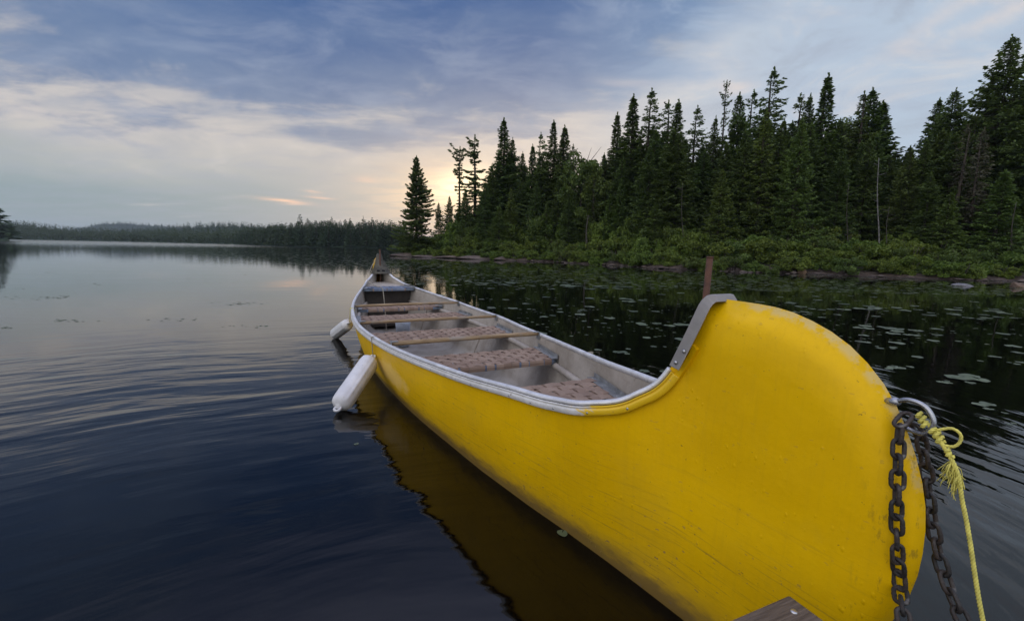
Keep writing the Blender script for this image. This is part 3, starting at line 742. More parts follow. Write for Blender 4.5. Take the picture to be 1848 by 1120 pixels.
# seats: woven webbing on a metal frame
def seat(s0, s1, z, blue=False, gap=1.0):
    root = bpy.data.objects.new('seat', None); link(root, cn)
    b0, b1 = inner_b(s0, z-.02)-.004, inner_b(s1, z-.02)-.004
    bm_ = min(b0, b1)
    hw = lambda s: (b0 + (b1-b0)*(s-s0)/(s1-s0)) - .012
    fr = MB()
    for s, b_ in ((s0+.012, hw(s0+.012)), (s1-.012, hw(s1-.012))):
        fr.box(s, 0, z-.016, .022, 2*b_, .026)
    fr.build('seat_frame', M['rail'], root)
    for sd in (1, -1):
        br = MB()
        A0 = np.array([s0-.01, sd*(hw(s0)+.008), z]); A1 = np.array([s1+.008, sd*(hw(s1)+.008), z])
        dirv = (A1-A0); Ln = np.linalg.norm(dirv); ang = math.atan2(dirv[1], dirv[0])
        mt = Matrix.Translation(Vector((A0+A1)/2)) @ Matrix.Rotation(ang, 4, 'Z')
        br.box(0, 0, .010, Ln, .003, .036, mt)
        br.box(0, -sd*.020, -.0015+.006, Ln, .038, .003, mt)
        br.box(0, -sd*.002, -.026, Ln, .004, .030, mt)
        for t_ in (-.42, -.1, .3):
            br.dome(mt @ Vector((t_*Ln, -sd*.020, .006)), (0, 0, 1), .005, .003, 8)
            br.dome(mt @ Vector((t_*Ln, -sd*.0015, .018)), (0, -sd, 0), .0045, .003, 8)
        br.build('seat_bracket', M['bracket'], root)
    # weave
    nl = max(4, int(round((s1-s0-.02)/.056))); wl = (s1-s0-.01)/nl
    wx = .056; nx = int(2*bm_/wx)
    m1 = M['webblue'] if blue else M['web']; m2 = M['web'] if blue else M['webblue']
    def strap(A_, B_, mm, nm='strap'):
        mb_ = MB(); mb_.smooth = False; mb_.strip(A_, B_); o = mb_.build(nm, mm, root)
        md = o.modifiers.new('t', 'SOLIDIFY'); md.thickness = .0018; md.offset = 0
    amp = .0032
    for i in range(nl):
        sa = s0 + .005 + (i+.5)*wl; hwid = wl*.462
        ys = np.linspace(-hw(sa)+.016, hw(sa)-.016, nx*4)
        A_, B_ = [], []
        for y in ys:
            c_ = (y/wx + 100.5); zz = z + .003 + amp*math.cos(math.pi*c_)*(1 if i % 2 else -1)
            jit = .0015*math.sin(y*31+i)
            A_.append((sa-hwid+jit, y, zz)); B_.append((sa+hwid+jit, y, zz))
        strap(A_, B_, m1)
    for j in range(-(nx//2)-1, nx//2+2):
        y0 = j*wx
        if abs(y0) + wx*.55 > min(hw(s0), hw(s1)) - .004: continue
        hwid = wx*(.448+.015*math.sin(j*2.3)); A_, B_ = [], []
        prof = []
        prof.append((s1+.004, z-.030)); prof.append((s1+.006, z-.012)); prof.append((s1+.002, z+.001))
        for s in np.linspace(s1-.008, s0+.008, nl*4):
            ph = (s-s0-.005)/wl - .5
            prof.append((s, z+.003 - amp*math.cos(math.pi*ph)*(-1 if j % 2 else 1)))
        prof.append((s0-.003, z-.001)); prof.append((s0-.005, z-.014)); prof.append((s0-.004, z-.030))
        off = .006*math.sin(j*1.7)
        for s, zz in prof: A_.append((s, y0-hwid+off, zz)); B_.append((s, y0+hwid+off, zz))
        strap(A_, B_, m1)
    # second colour wrapped round the front rail between the straps
    for j in range(-(nx//2)-1, nx//2+2):
        y0 = (j+.5)*wx
        if abs(y0) + .02 > min(hw(s0), hw(s1)): continue
        A_, B_ = [], []
        for s, zz in ((s1+.0015, z-.031), (s1+.0035, z-.012), (s1-.0005, z-.0008), (s1-.02, z-.0015)):
            A_.append((s, y0-.009, zz)); B_.append((s, y0+.009, zz))
        strap(A_, B_, m2, 'edge_strap')
seat(1.87, 2.235, .335); seat(.97, 1.31, .296); seat(.03, .38, .288); seat(-.90, -.60, .290); seat(-1.62, -1.34, .296)
seat(-2.40, -2.10, .448, True)
# dark sheet painted as the shade in the opening under the last seat, and a little deck behind it
bk = MB(); zz0 = .40; bw = inner_b(-2.22, .2)-.01
V = [(-2.22, y, z) for z in (.42, .2, -.05) for y in (-inner_b(-2.22, z)+.004, inner_b(-2.22, z)-.004)]
bk.smooth = False; bk.add(V, [(0, 1, 3, 2), (2, 3, 5, 4)]); o = bk.build('underseat_shade', M['shade_sheet'], cn)
md = o.modifiers.new('t', 'SOLIDIFY'); md.thickness = .008
dk = MB(); A_, B_ = [], []
for s in np.linspace(-2.30, -2.80, 12): zz = .42 + (s+2.3)*-.12; A_.append((s, inner_b(s, zz)-.002, zz)); B_.append((s, -inner_b(s, zz)+.002, zz))
dk.strip(A_, B_); dk.build('stern_deck', M['inner'], cn)

# U-bolt on the stem
ub = MB()
e1 = on_lat(1613, 724, 0.0); e2 = on_lat(1634, 772, 0.0)
ctrl = [(e1.x-.02, 0, e1.z-.004), (e1.x, 0, e1.z), (e1.x+.022, .0, e1.z+.010), (e1.x+.046, .0, e1.z+.006), (e1.x+.060, .0, e1.z-.012), (e1.x+.060, 0, e1.z-.030), (e1.x+.048, 0, e1.z-.044), (e2.x+.004, 0, e2.z), (e2.x-.02, 0, e2.z+.002)]
UB = catmull(ctrl, 6)
ub.tube([tuple(p) for p in UB], .0043, 12)
ub.tube([(e1.x-.012, 0, e1.z-.003), (e1.x+.004, 0, e1.z+.001), (e1.x+.008, 0, e1.z+.003)], [.008, .008, .0065], 12)
ub.build('u_bolt', M['steel'], cn)
print('ubolt', e1, e2)

# bailer lying between the seats
ba = thing('bailer', 'pale blue-grey plastic bailer standing inside the canoe between two middle seats', 'bailer', cw((-1.13, .03, -.093)))
mb_ = MB(); prof = [(.055, 0), (.066, .02), (.075, .20), (.082, .27), (.078, .272), (.070, .20), (.058, .02)]
V = []; F = []
for r_, z in prof:
    for j in range(20): t = 2*math.pi*j/20; V.append((r_*math.cos(t), r_*math.sin(t), z))
for i in range(len(prof)-1):
    for j in range(20): F.append((i*20+j, i*20+(j+1) % 20, (i+1)*20+(j+1) % 20, (i+1)*20+j))
F.append(tuple(range(19, -1, -1))); F.append(tuple(6*20+j for j in range(20)))
mb_.add(V, F); mb_.build('bucket', simple('pale_plastic', (.34, .38, .44), .45), ba)
mb_ = MB(); mb_.tube([(0, .08*math.cos(t), .26+.045*math.sin(t)) for t in np.linspace(0, math.pi, 12)], .004, 6); mb_.build('handle', M['screw'], ba)

# ------------------------------------------------------------------ fenders
def fender(name, label, top, bot, tie, r, ropecol):
    top = Vector(top); bot = Vector(bot); L = (top-bot).length
    root = thing(name, label, 'boat fender', tuple((top+bot)/2), 'white fenders hung on the canoe')
    rot = (top-bot).to_track_quat('Z', 'Y').to_matrix().to_4x4()
    mb_ = MB(); prof = [(-.5*L, .15), (-.5*L+.012, .24), (-.5*L+.02, .50), (-.5*L+.030, .74), (-.5*L+.042, .90), (-.5*L+.058, .975), (-.5*L+.08, 1.0)]
    prof += [(z, 1.0) for z in np.linspace(-.5*L+.14, .5*L-.13, 10)]
    prof += [(.5*L-.08, 1.0), (.5*L-.058, .97), (.5*L-.045, .88), (.5*L-.034, .70), (.5*L-.028, .42), (.5*L-.02, .25), (.5*L, .18)]
    SEG = 48; V = []; F = []
    for z, q in prof:
        body = 1.0 if q >= 1.0 else 0.0
        for j in range(SEG):
            t = 2*math.pi*j/SEG; rr = r*q*(1 + (.11*max(0, math.cos(5*t))**8 - .02)*(1 if q > .95 else 0))
            V.append(rot @ Vector((rr*math.cos(t), rr*math.sin(t), z)))
    for i in range(len(prof)-1):
        for j in range(SEG): F.append((i*SEG+j, i*SEG+(j+1) % SEG, (i+1)*SEG+(j+1) % SEG, (i+1)*SEG+j))
    F.append(tuple(range(SEG-1, -1, -1))); F.append(tuple((len(prof)-1)*SEG+j for j in range(SEG)))
    mb_.add(V, F); mb_.build('fender_body', M['fender'], root)
    for sg in (1, -1):
        e = MB(); R_ = .018
        e.tube([rot @ Vector((R_*math.cos(t), 0, sg*(.5*L) + R_*math.sin(t)*1.0)) for t in np.linspace(0, 2*math.pi, 15)], .0075, 8, False); e.build('eye', M['fender'], root)
    rp = MB(); c0 = rot @ Vector((0, 0, .5*L+.012)); c1 = Vector(tie) - root.location
    mid = (c0+c1)/2 + Vector((0, 0, -.004))
    twisted_rope(rp, catmull([c0, mid, c1], 6), .0035, .014, 5)
    up_ = Vector((0, 0, .014)); inb = (MC.to_3x3() @ Vector((0, -1, 0)))
    twisted_rope(rp, catmull([c1, c1+up_*1.1, c1+up_+inb*.03, c1-up_*.8+inb*.036], 5), .0035, .014, 5)
    rp.build('tie_rope', ropecol, root)
    return root
tsn = .62
ft = on_lat(672, 648, float(gw(tsn))+.055); 
g1 = cw((tsn, float(gw(tsn))+.02, float(gz(tsn))-.004))
tA = at(672, 644, 3.00); tB = on_z(609, 737, .035)
def s_at_px(px):     # station whose port gunwale projects to column px (near half)
    best = None
    for s in np.linspace(-.6, 2, 400):
        p = cw((s, float(gw(s))+.018, float(gz(s))-.01)); v = p - Vector((0, 0, CAMH))
        a_ = v.y*math.cos(PIT) - v.z*math.sin(PIT); u_ = FPX*v.x/a_; vv = -FPX*(v.z*math.cos(PIT)+v.y*math.sin(PIT))/a_
        X_ = 924 + u_*math.cos(ROLL) - vv*math.sin(ROLL)
        if best is None or abs(X_-px) < best[0]: best = (abs(X_-px), s)
    return best[1]
sA = s_at_px(671)
print('fender station', sA, cl(tA), cl(tB), (Vector(tA)-Vector(tB)).length)
gA = cw((sA, float(gw(sA))+.019, float(gz(sA))-.01))
fender('boat_fender', 'white fender nearest the camera, hanging on a thin line with its tip in the water', tA, tB, gA, .062, M['cord'])
tC = at(630, 583, 4.42); tD = at(603, 604, 4.78)
sC = -.80
fender('boat_fender', 'small-looking white fender farther along the canoe, tied with yellow rope', tC, tD, cw((sC, float(gw(sC))+.019, float(gz(sC))-.008)), .059, M['rope'])
print('fender2', cl(tC), cl(tD), (Vector(tC)-Vector(tD)).length)
# cord at the stern
cr = MB(); sp = [(-2.87, .045, .80), (-2.80, .115, .70), (-2.74, .17, .585), (-2.62, .20, .52), (-2.45, .19, .50), (-2.25, .14, .468), (-2.09, .10, .462), (-2.03, .09, .42), (-1.95, .085, .20), (-1.9, .08, -.06)]
twisted_rope(cr, catmull(sp, 6), .0055, .02, 5)
o = cr.build('painter_rope', M['cord'], None, label='thin grey cord running from the far stern tip down into the canoe', cat='rope'); o.matrix_world = MC

# ------------------------------------------------------------------ chains
def link_mesh():
    mb_ = MB(); a, r_, L = .0092, .0037, .0078
    pts_ = []
    for t in np.linspace(-math.pi/2, math.pi/2, 9): pts_.append((a*math.cos(t)*0+a*math.sin(t), 0, L+a*math.cos(t)))
    for t in np.linspace(-math.pi/2, math.pi/2, 9): pts_.append((-a*math.sin(t), 0, -L-a*math.cos(t)))
    pts_.append(pts_[0])
    mb_.tube(pts_, r_, 10, False)
    mb_.tube([(a, 0, -.0022), (a, 0, 0), (a, 0, .0022)], [.0037, .0043, .0037], 10, False)     # weld bead
    return mb_.mesh('link', M['chain'])
LK = link_mesh()
def chain(label, path, tw=0.3):
    path = [np.array(p, float) for p in catmull(path, 10)]
    Ls = np.r_[0, np.cumsum([np.linalg.norm(b_-a) for a, b_ in zip(path[:-1], path[1:])])]
    P_ = np.array(path); root = thing('chain', label, 'chain', tuple(path[0]), 'chains hanging from the bow')
    t = .0; i = 0; pitch = .0268
    while t < Ls[-1]-pitch:
        p = np.array([np.interp(t+pitch/2, Ls, P_[:, j]) for j in range(3)]); p2 = np.array([np.interp(t+pitch, Ls, P_[:, j]) for j in range(3)]); p1 = np.array([np.interp(t, Ls, P_[:, j]) for j in range(3)])
        dr = Vector(p1-p2).normalized()
        o = bpy.data.objects.new('link', LK); link(o, root)
        spin = tw*math.sin(i*.9) + (math.pi/2 if i % 2 else 0)
        o.matrix_world = Matrix.Translation(Vector(p)-root.location) @ dr.to_track_quat('Z', 'Y').to_matrix().to_4x4() @ Matrix.Rotation(spin, 4, 'Z')
        o.matrix_parent_inverse = Matrix(); t += pitch; i += 1
    return root
def hp(px, py, off): return cw(on_hull(px, py, off))
chain('dark rusty chain lying against the port face of the yellow bow', [on_lat_w for on_lat_w in [tuple(cw(on_lat(1640, 752, .004))), tuple(cw(on_lat(1627, 762, .020))), tuple(hp(1622, 800, .012)), tuple(hp(1620, 860, .011)), tuple(hp(1618, 930, .011)), tuple(hp(1620, 1000, .011)), tuple(hp(1624, 1060, .012)), tuple(cw(on_lat(1630, 1110, .085))), tuple(cw(on_lat(1640, 1180, .10))), tuple(cw(on_lat(1640, 1260, .14)))]])
chain('dark rusty chain hanging free past the right edge of the bow', [tuple(cw(on_lat(*q))) for q in ((1652, 768, -.006), (1664, 800, -.022), (1672, 860, -.03), (1680, 930, -.032), (1694, 1000, -.03), (1712, 1060, -.02), (1736, 1115, -.005), (1765, 1175, .01), (1790, 1240, .04))])
# yellow rope with knots, loop and frayed splice
yr = thing('mooring_rope', 'yellow twisted rope, knotted and frayed, tied to the metal loop on the bow', 'rope')
def L3(px, py, lat=-.0): return np.array(cw(on_lat(px, py, lat)))
def knot(c, ax, size, turns=3.2, r_=.0036):
    c = np.array(c); ax = np.array(ax)/np.linalg.norm(ax); a = np.cross(ax, [0.3, .8, .2]); a /= np.linalg.norm(a); b_ = np.cross(ax, a); pts_ = []
    for t in np.linspace(0, 1, 46):
        th = 2*math.pi*turns*t; pts_.append(c + ax*size*(t-.5)*1.5 + (a*math.cos(th) + b_*math.sin(th))*size*(.33+.10*math.sin(7*t*3.1)))
    return pts_
m_ = MB()
k1 = L3(1664, 757); k2 = L3(1690, 786); k3 = L3(1712, 818)
twisted_rope(m_, knot(k1, L3(1690, 790)-L3(1660, 750), .015, 2.6), .0032, .016, 5); m_.build('knot', M['rope'], yr)
m_ = MB(); twisted_rope(m_, knot(k2, L3(1706, 806)-L3(1684, 778), .016, 2.9), .0031, .016, 5); m_.build('knot', M['rope'], yr)
m_ = MB(); twisted_rope(m_, knot(k3, L3(1720, 830)-L3(1706, 806), .009, 2.2), .0028, .016, 5); m_.build('knot', M['rope'], yr)
m_ = MB(); twisted_rope(m_, catmull([L3(1664, 757), L3(1676, 766), L3(1690, 786), L3(1702, 804), L3(1712, 820), L3(1722, 838), L3(1730, 860), L3(1736, 900), L3(1746, 950), L3(1754, 1000), L3(1763, 1060), L3(1774, 1120), L3(1788, 1190), L3(1800, 1260, .03)], 8), .0033, .017, 6); m_.build('rope_line', M['rope'], yr)
m_ = MB(); twisted_rope(m_, catmull([L3(1684, 778), L3(1700, 774), L3(1719, 773, -.004), L3(1733, 783, -.008), L3(1733, 796, -.008), L3(1722, 805, -.004), L3(1704, 803), L3(1692, 796)], 8), .0026, .016, 5); m_.build('loop', M['rope'], yr)
m_ = MB(); ra = random.Random(4)
for i in range(90):
    t = ra.random(); p = L3(1716+14*t, 828+34*t); q = p + np.array([ra.uniform(-.014, .014), ra.uniform(-.01, .01), -ra.uniform(.012, .040)])
    md_ = (p+q)/2 + np.array([ra.uniform(-.006, .006), ra.uniform(-.004, .004), ra.uniform(-.002, .006)])
    m_.tube([tuple(x) for x in catmull([p, md_, q], 3)], .0006, 4)
for i in range(0):
    p = L3(1664, 750); q = p + np.array([ra.uniform(-.018, -.002), 0, ra.uniform(-.012, .014)]); m_.tube([p, q], .0006, 4)
m_.build('frayed_strands', M['rope'], yr)

# ------------------------------------------------------------------ dock corner
ZD = .37
d0 = on_z(1424, 1072, ZD); d1 = on_z(1322, 1116, ZD); d2 = on_z(1493, 1118, ZD)
print('dock', d0, d1, d2, 'canoe', cl(d0), cl(d1), cl(d2))
e1_ = Vector(d1-d0).normalized(); e2_ = Vector(d2-d0).normalized(); print('dock angle', math.degrees(e1_.angle(e2_)))
dk = thing('dock', 'corner of a weathered dark wooden dock in front of the bow', 'dock', (d0[0], d0[1], 0))
ang = math.atan2(e1_.y, e1_.x)
# frame: u runs along the left edge, v along the right edge
uu = e1_; vv_ = Vector((-e1_.y, e1_.x, 0));
if vv_.dot(e2_) < 0: vv_ = -vv_
mtx = Matrix(((uu.x, vv_.x, 0, 0), (uu.y, vv_.y, 0, 0), (0, 0, 1, 0), (0, 0, 0, 1)))
def plank(u0, u1, v0, v1, z0, z1, name='plank', m='dock'):
    mb_ = MB(); mb_.box((u0+u1)/2, (v0+v1)/2, (z0+z1)/2, u1-u0, v1-v0, z1-z0)
    o = mb_.build(name, M[m], dk); o.matrix_local = mtx
    bv = o.modifiers.new('b', 'BEVEL'); bv.width = .004; bv.segments = 2
    return o
for i in range(9): plank(.0, 2.4, .0 + i*.146, .140 + i*.146, ZD-.034, ZD)
plank(.02, 2.38, .012, .05, ZD-.19, ZD-.036, 'joist'); plank(.02, 2.38, 1.24, 1.28, ZD-.19, ZD-.036, 'joist'); plank(.02, .058, .052, 1.238, ZD-.19, ZD-.036, 'joist')
for u_, v_ in ((.12, .1), (.12, 1.18), (2.2, .1), (2.2, 1.18)):
    mb_ = MB(); mb_.tube([(u_, v_, -1.2), (u_, v_, ZD-.037)], .045, 14); o = mb_.build('post', M['dock'], dk); o.matrix_local = mtx
for v_ in (.03, .11): 
    mb_ = MB(); mb_.dome((.03, v_, ZD), (0, 0, 1), .006, .002, 10); o = mb_.build('nail', M['screw'], dk); o.matrix_local = mtx
# ------------------------------------------------------------------ water and land
def grid_plane(x0, x1, y0, y1, name, m, z=0.):
    me = mesh_np(name, [(x0, y0, z), (x1, y0, z), (x1, y1, z), (x0, y1, z)], [(0, 1, 2, 3)], m); return bpy.data.objects.new(name, me)
lo_s = [s for s in np.linspace(-3.30, 3.30, 90)]
lp_ = [(s, max(.002, float(half_breadth(np.array(abs(s)), np.array(0.0), GR[1][2], GR[1][3])) - .004)) for s in lo_s]
loop = [cw((s, b_, 0)) for s, b_ in lp_] + [cw((s, -b_, 0)) for s, b_ in lp_[::-1]]      # the hull stands in a hole in the water sheet
cc = cw((0, 0, 0)); WV = []; WF = []
for R_ in (0, 9.0, 400.0, 4500.0):
    for p in loop:
        q = cl(p); q.y *= 3.0 if R_ else 1; dd = (cw((q.x, q.y, 0)) - cc); dd.z = 0
        WV.append(tuple(p) if R_ == 0 else tuple(cc + dd.normalized()*R_))
n_ = len(loop)
for r_ in range(3):
    for i in range(n_): WF.append((r_*n_+i, r_*n_+(i+1) % n_, (r_+1)*n_+(i+1) % n_, (r_+1)*n_+i))
link(bpy.data.objects.new('water', mesh_np('water', [(x, y, 0.) for x, y, z in WV], WF, M['water'])), kind='structure')
wm_ = bpy.data.objects['water'].data
if wm_.polygons[5].normal.z < 0: wm_.flip_normals()
ZONES = [(800, 'under the lone spruce at the point'), (870, 'under the two scraggly spruces'), (945, 'under the sharp left-hand spire'), (1030, 'under the twin spires'), (1090, 'under the leafy yellow-green tree'), (1150, 'under the slender needle-like spire'), (1225, 'under the bright young fir'), (1300, 'behind the rusty pipe'), (1380, 'under the highest middle tree'), (1480, 'under the needle-sharp tall spire'), (1570, 'left of the pale dead trunk'), (1640, 'right of the pale dead trunk'), (1760, 'under the grey lichen-hung trees'), (9999, 'under the tallest tree')]
def zone(x, y):
    px = 924 + FPX*x/max(y, .5)
    for t_, z_ in ZONES:
        if px < t_: return z_
SH = [(-11.6, 47.5), (-10.6, 43.5), (-8.2, 40), (-5.0, 37.8), (-1.2, 35.5), (2.9, 32.0), (5.9, 27.9), (8.1, 24.4), (10.2, 22.6), (12.3, 21.6), (14.2, 20.9), (16.3, 19.9), (17.9, 18.9), (20.5, 18.2), (25, 16), (32, 9), (38, -8), (42, -40)]
POLY = np.array(SH + [(160, -40), (160, 190), (20, 190), (6, 110), (-2, 75), (-8, 56)], float)
def sdist(Px, Py):
    Px = np.asarray(Px, float); Py = np.asarray(Py, float); d = np.full(Px.shape, 1e9); ins = np.zeros(Px.shape, bool)
    n = len(POLY)
    for i in range(n):
        a, b_ = POLY[i], POLY[(i+1) % n]; e = b_-a
        t = np.clip(((Px-a[0])*e[0] + (Py-a[1])*e[1])/(e@e), 0, 1)
        d = np.minimum(d, np.hypot(Px-a[0]-t*e[0], Py-a[1]-t*e[1]))
        c_ = ((a[1] > Py) != (b_[1] > Py)) & (Px < (b_[0]-a[0])*(Py-a[1])/(b_[1]-a[1]+1e-12) + a[0]); ins ^= c_
    return np.where(ins, d, -d)
def wob2(x, y): return .5*np.sin(x*.9+1.3*np.sin(y*.6)) + .3*np.sin(y*1.7+x*.4) + .2*np.sin(x*2.9-y*2.1)
def gzl(x, y):
    d = sdist(x, y); d = d + .45*wob2(x, y)
    return np.interp(d, [-6, -1, 0, .5, 1.4, 4, 12, 40, 90], [-1.6, -.45, -.03, .17, .34, .6, 1.2, 3.0, 6.0]) + .05*wob2(x*2.3, y*2.7)*(d > -.5)
gx = np.concatenate([np.arange(-20, 48, .5), np.arange(48, 160, 4)]); gy = np.concatenate([np.arange(-40, 10, 2), np.arange(10, 62, .5), np.arange(62, 190, 4)])
GX, GY = np.meshgrid(gx, gy, indexing='ij'); GZ = gzl(GX, GY)
V = np.stack([GX, GY, GZ], -1).reshape(-1, 3); ny = len(gy); I, J = np.meshgrid(np.arange(len(gx)-1), np.arange(ny-1), indexing='ij'); a = (I*ny+J).ravel()
F = np.stack([a, a+ny, a+ny+1, a+1], 1)
keep = GZ.ravel()[F].max(1) > -1.2
link(bpy.data.objects.new('ground', mesh_np('ground', V, F[keep], M['ground'], True)), kind='structure')

# ------------------------------------------------------------------ foliage generators
def quads(Pc, Du, Dv):       # centres, half vectors
    V = np.stack([Pc-Du-Dv*.5, Pc+Du*.2-Dv, Pc+Du, Pc+Du*.2+Dv], 1).reshape(-1, 3)
    F = np.arange(len(V)).reshape(-1, 4); return V, F
def unit(v): return v/np.maximum(np.linalg.norm(v, axis=-1, keepdims=True), 1e-9)
def spruce_mesh(seed, H=12., R0=1.9, start=.06, dens=1.0, expo=.85, gaps=0., step=.2, droop=.0, top_clump=0., size=1.0, uneven=.3, thin=None):
    g = np.random.default_rng(seed); P_, U_, W_ = [], [], []; limbs = []
    z = start*H
    ph = g.uniform(0, 6.28, 3)
    while z < H*.985:
        t = z/H; rad = R0*((1-t)/(1-start))**expo
        if thin: rad *= np.interp(t, thin[0], thin[1])
        rad = max(rad, .10)
        nb = max(4, int(g.integers(5, 8)*(.75+.35*min(1, rad))))
        if g.random() < .06: rad *= 1.35
        if g.random() < gaps: nb = int(nb*.35)
        az0 = g.uniform(0, 6.28)
        for j in range(nb):
            az = az0 + 6.283*j/nb + g.normal(0, .25)
            lopside = 1 + uneven*.5*math.sin(az+ph[0]+z*.7) + .25*uneven*math.sin(2*az+ph[1]-z*1.3)
            L = rad*lopside*g.uniform(1-uneven*1.2, 1.12); L = max(L, .09)
            e = np.interp(t, [0, .5, .85, 1.], [-.22, -.08, .30, .9]) - droop + g.normal(0, .07)
            out = np.array([math.cos(az), math.sin(az), 0]); side = np.array([-out[1], out[0], 0])
            nq = int((6 + 34*L)*dens*g.uniform(.7, 1.2)*(1 if L > .4 else 1.3))
            q = g.uniform(.12, 1, nq)**.75
            wmax = (.10+.34*L)*(1-q)**.7*np.minimum(1, q*3) + .04
            sd = g.uniform(-1, 1, nq)*wmax
            sag = -.16*L*np.sin(q*2.2) + .14*L*q**3
            pc = np.array([0, 0, z]) + out*(q*L)[:, None] + side*sd[:, None]
            pc[:, 2] += q*L*math.tan(e) + sag - np.abs(sd)*.22 - g.uniform(0, .09, nq)
            du = unit(out*g.uniform(.5, 1.1, nq)[:, None] + side*(np.sign(sd)*g.uniform(.1, .9, nq))[:, None] + np.array([0, 0, 1])*g.normal(-.22, .28, nq)[:, None])
            s_ = g.uniform(.075, .165, nq)*size*(1 if L > .5 else .7)
            dv = unit(np.cross(du, unit(g.normal(0, 1, (nq, 3)) + np.array([0, 0, 1.2]))))
            P_.append(pc); U_.append(du*s_[:, None]); W_.append(dv*(s_*g.uniform(.30, .5, nq))[:, None])
            if g.random() < .55 and L > .35: limbs.append((np.array([0, 0, z]), np.array([0, 0, z]) + out*L*.8 + np.array([0, 0, .8*L*math.tan(e)-.14*L])))
        z += step*(.55+.6*(1-t))*g.uniform(.7, 1.3)
    # leader
    n = 46; zz = g.uniform(H*.95, H*1.01, n); a_ = g.uniform(0, 6.28, n); rr = (H*1.015-zz)*.10
    P_.append(np.stack([rr*np.cos(a_), rr*np.sin(a_), zz], 1)); du = unit(np.stack([np.cos(a_)*.5, np.sin(a_)*.5, np.ones(n)], 1)); U_.append(du*.09); W_.append(unit(np.cross(du, g.normal(0, 1, (n, 3))))*.035)
    return np.concatenate(P_), np.concatenate(U_), np.concatenate(W_), limbs
def trunk_mesh(name, H, r0, limbs, m, seed=0, top=.98, bend=.15):
    g = random.Random(seed); mb_ = MB(); n = 12; ph = g.uniform(0, 6)
    pts_ = [(bend*math.sin(ph+i/n*3)*i/n*.6, bend*math.cos(ph*1.3+i/n*2.5)*i/n*.6, -.4+(H*top+.4)*i/n) for i in range(n+1)]
    mb_.tube(pts_, [r0*(1-i/n)**.8 + .012 for i in range(n+1)], 8)
    for a, b_ in limbs: mb_.tube([a, (a+b_)/2 + np.array([0, 0, .03]), b_], [.024, .016, .006], 4)
    return mb_.mesh(name, m)
PROTO = []
def add_proto(kind, H, m='spruce', **kw):
    seed = 100+len(PROTO)*7
    P_, U_, W_, limbs = spruce_mesh(seed, H=H, **kw); V, F = quads(P_, U_, W_)
    PROTO.append(dict(kind=kind, H=H, crown=mesh_np('crown', V, F, M[m]), trunk=trunk_mesh('trunk', H, .035+.011*H, limbs, M['bark'], seed)))
    return len(PROTO)-1
FULL = [add_proto('full', 12, R0=2.9, dens=1.0), add_proto('full', 12, R0=2.5, dens=1.0, expo=.78, uneven=.42), add_proto('full', 12, R0=3.2, dens=1.1, expo=.95, start=.04)]
NARROW = [add_proto('narrow', 12, R0=2.2, dens=1.0, expo=.8, thin=([0, .6, .78, 1], [1, .95, .62, .7])), add_proto('narrow', 12, R0=2.3, dens=.95, expo=.85, uneven=.45, thin=([0, .7, .84, 1], [1, .9, .6, .8])), add_proto('narrow', 12, R0=1.9, dens=1.05, expo=.75, thin=([0, .6, .8, 1], [1, .85, .72, .8]))]
OPEN = [add_proto('open', 12, R0=1.75, dens=.66, expo=.6, gaps=.36, start=.16, uneven=.55, step=.30, thin=([0, .5, .8, .92, 1], [1.1, 1, .8, 1.2, .9])), add_proto('open', 12, R0=1.15, dens=.7, expo=.42, gaps=.45, start=.12, uneven=.6, step=.34, thin=([0, .45, .6, .85, .93, 1], [1.2, .7, .6, .6, 1.5, 1])), add_proto('open', 12, R0=2.8, dens=.75, expo=.8, gaps=.24, start=.12, uneven=.5, step=.27)]
WIDE = [add_proto('wide', 12, R0=4.0, dens=.9, expo=.85, uneven=.25, droop=-.06), add_proto('wide', 12, R0=2.9, dens=.95, expo=.8, uneven=.5)]
YOUNG = [add_proto('young', 5, m='spruce_light', R0=1.25, dens=1.6, start=.03, size=.75, step=.15), add_proto('young', 6, m='spruce_light', R0=1.6, dens=1.4, start=.03, size=.8, step=.16)]
LIGHTF = [add_proto('lightfull', 10, m='spruce_light', R0=2.7, dens=.9, start=.04, uneven=.3), add_proto('lightfull', 10, m='spruce_light', R0=2.2, dens=.85, start=.05, uneven=.4)]
LICH = [add_proto('lichen', 9, m='lichen', R0=1.0, dens=.55, start=.25, droop=.38, gaps=.2, size=.8, expo=.5, uneven=.4), add_proto('lichen', 9, m='lichen', R0=.55, dens=.35, start=.35, droop=.3, gaps=.4, size=.7, expo=.4)]
LONE = add_proto('lone', 12, R0=3.0, dens=1.75, expo=.80, uneven=.45, start=.03, step=.19, size=1.05)
SCR1 = add_proto('scraggly', 12, R0=1.25, dens=1.35, expo=.38, gaps=.38, start=.10, uneven=.75, step=.42, thin=([0, .3, .45, .72, .86, .93, 1], [2.0, 1.5, .8, .75, .8, 1.7, 1.3]), size=1.15)
SCR2 = add_proto('scraggly', 12, R0=1.8, dens=1.35, expo=.55, gaps=.30, start=.10, uneven=.65, step=.40, thin=([0, .5, .8, .92, 1], [1.3, 1, .85, 1.2, 1.1]), size=1.15)
print('quads per proto', [len(p['crown'].polygons) for p in PROTO])

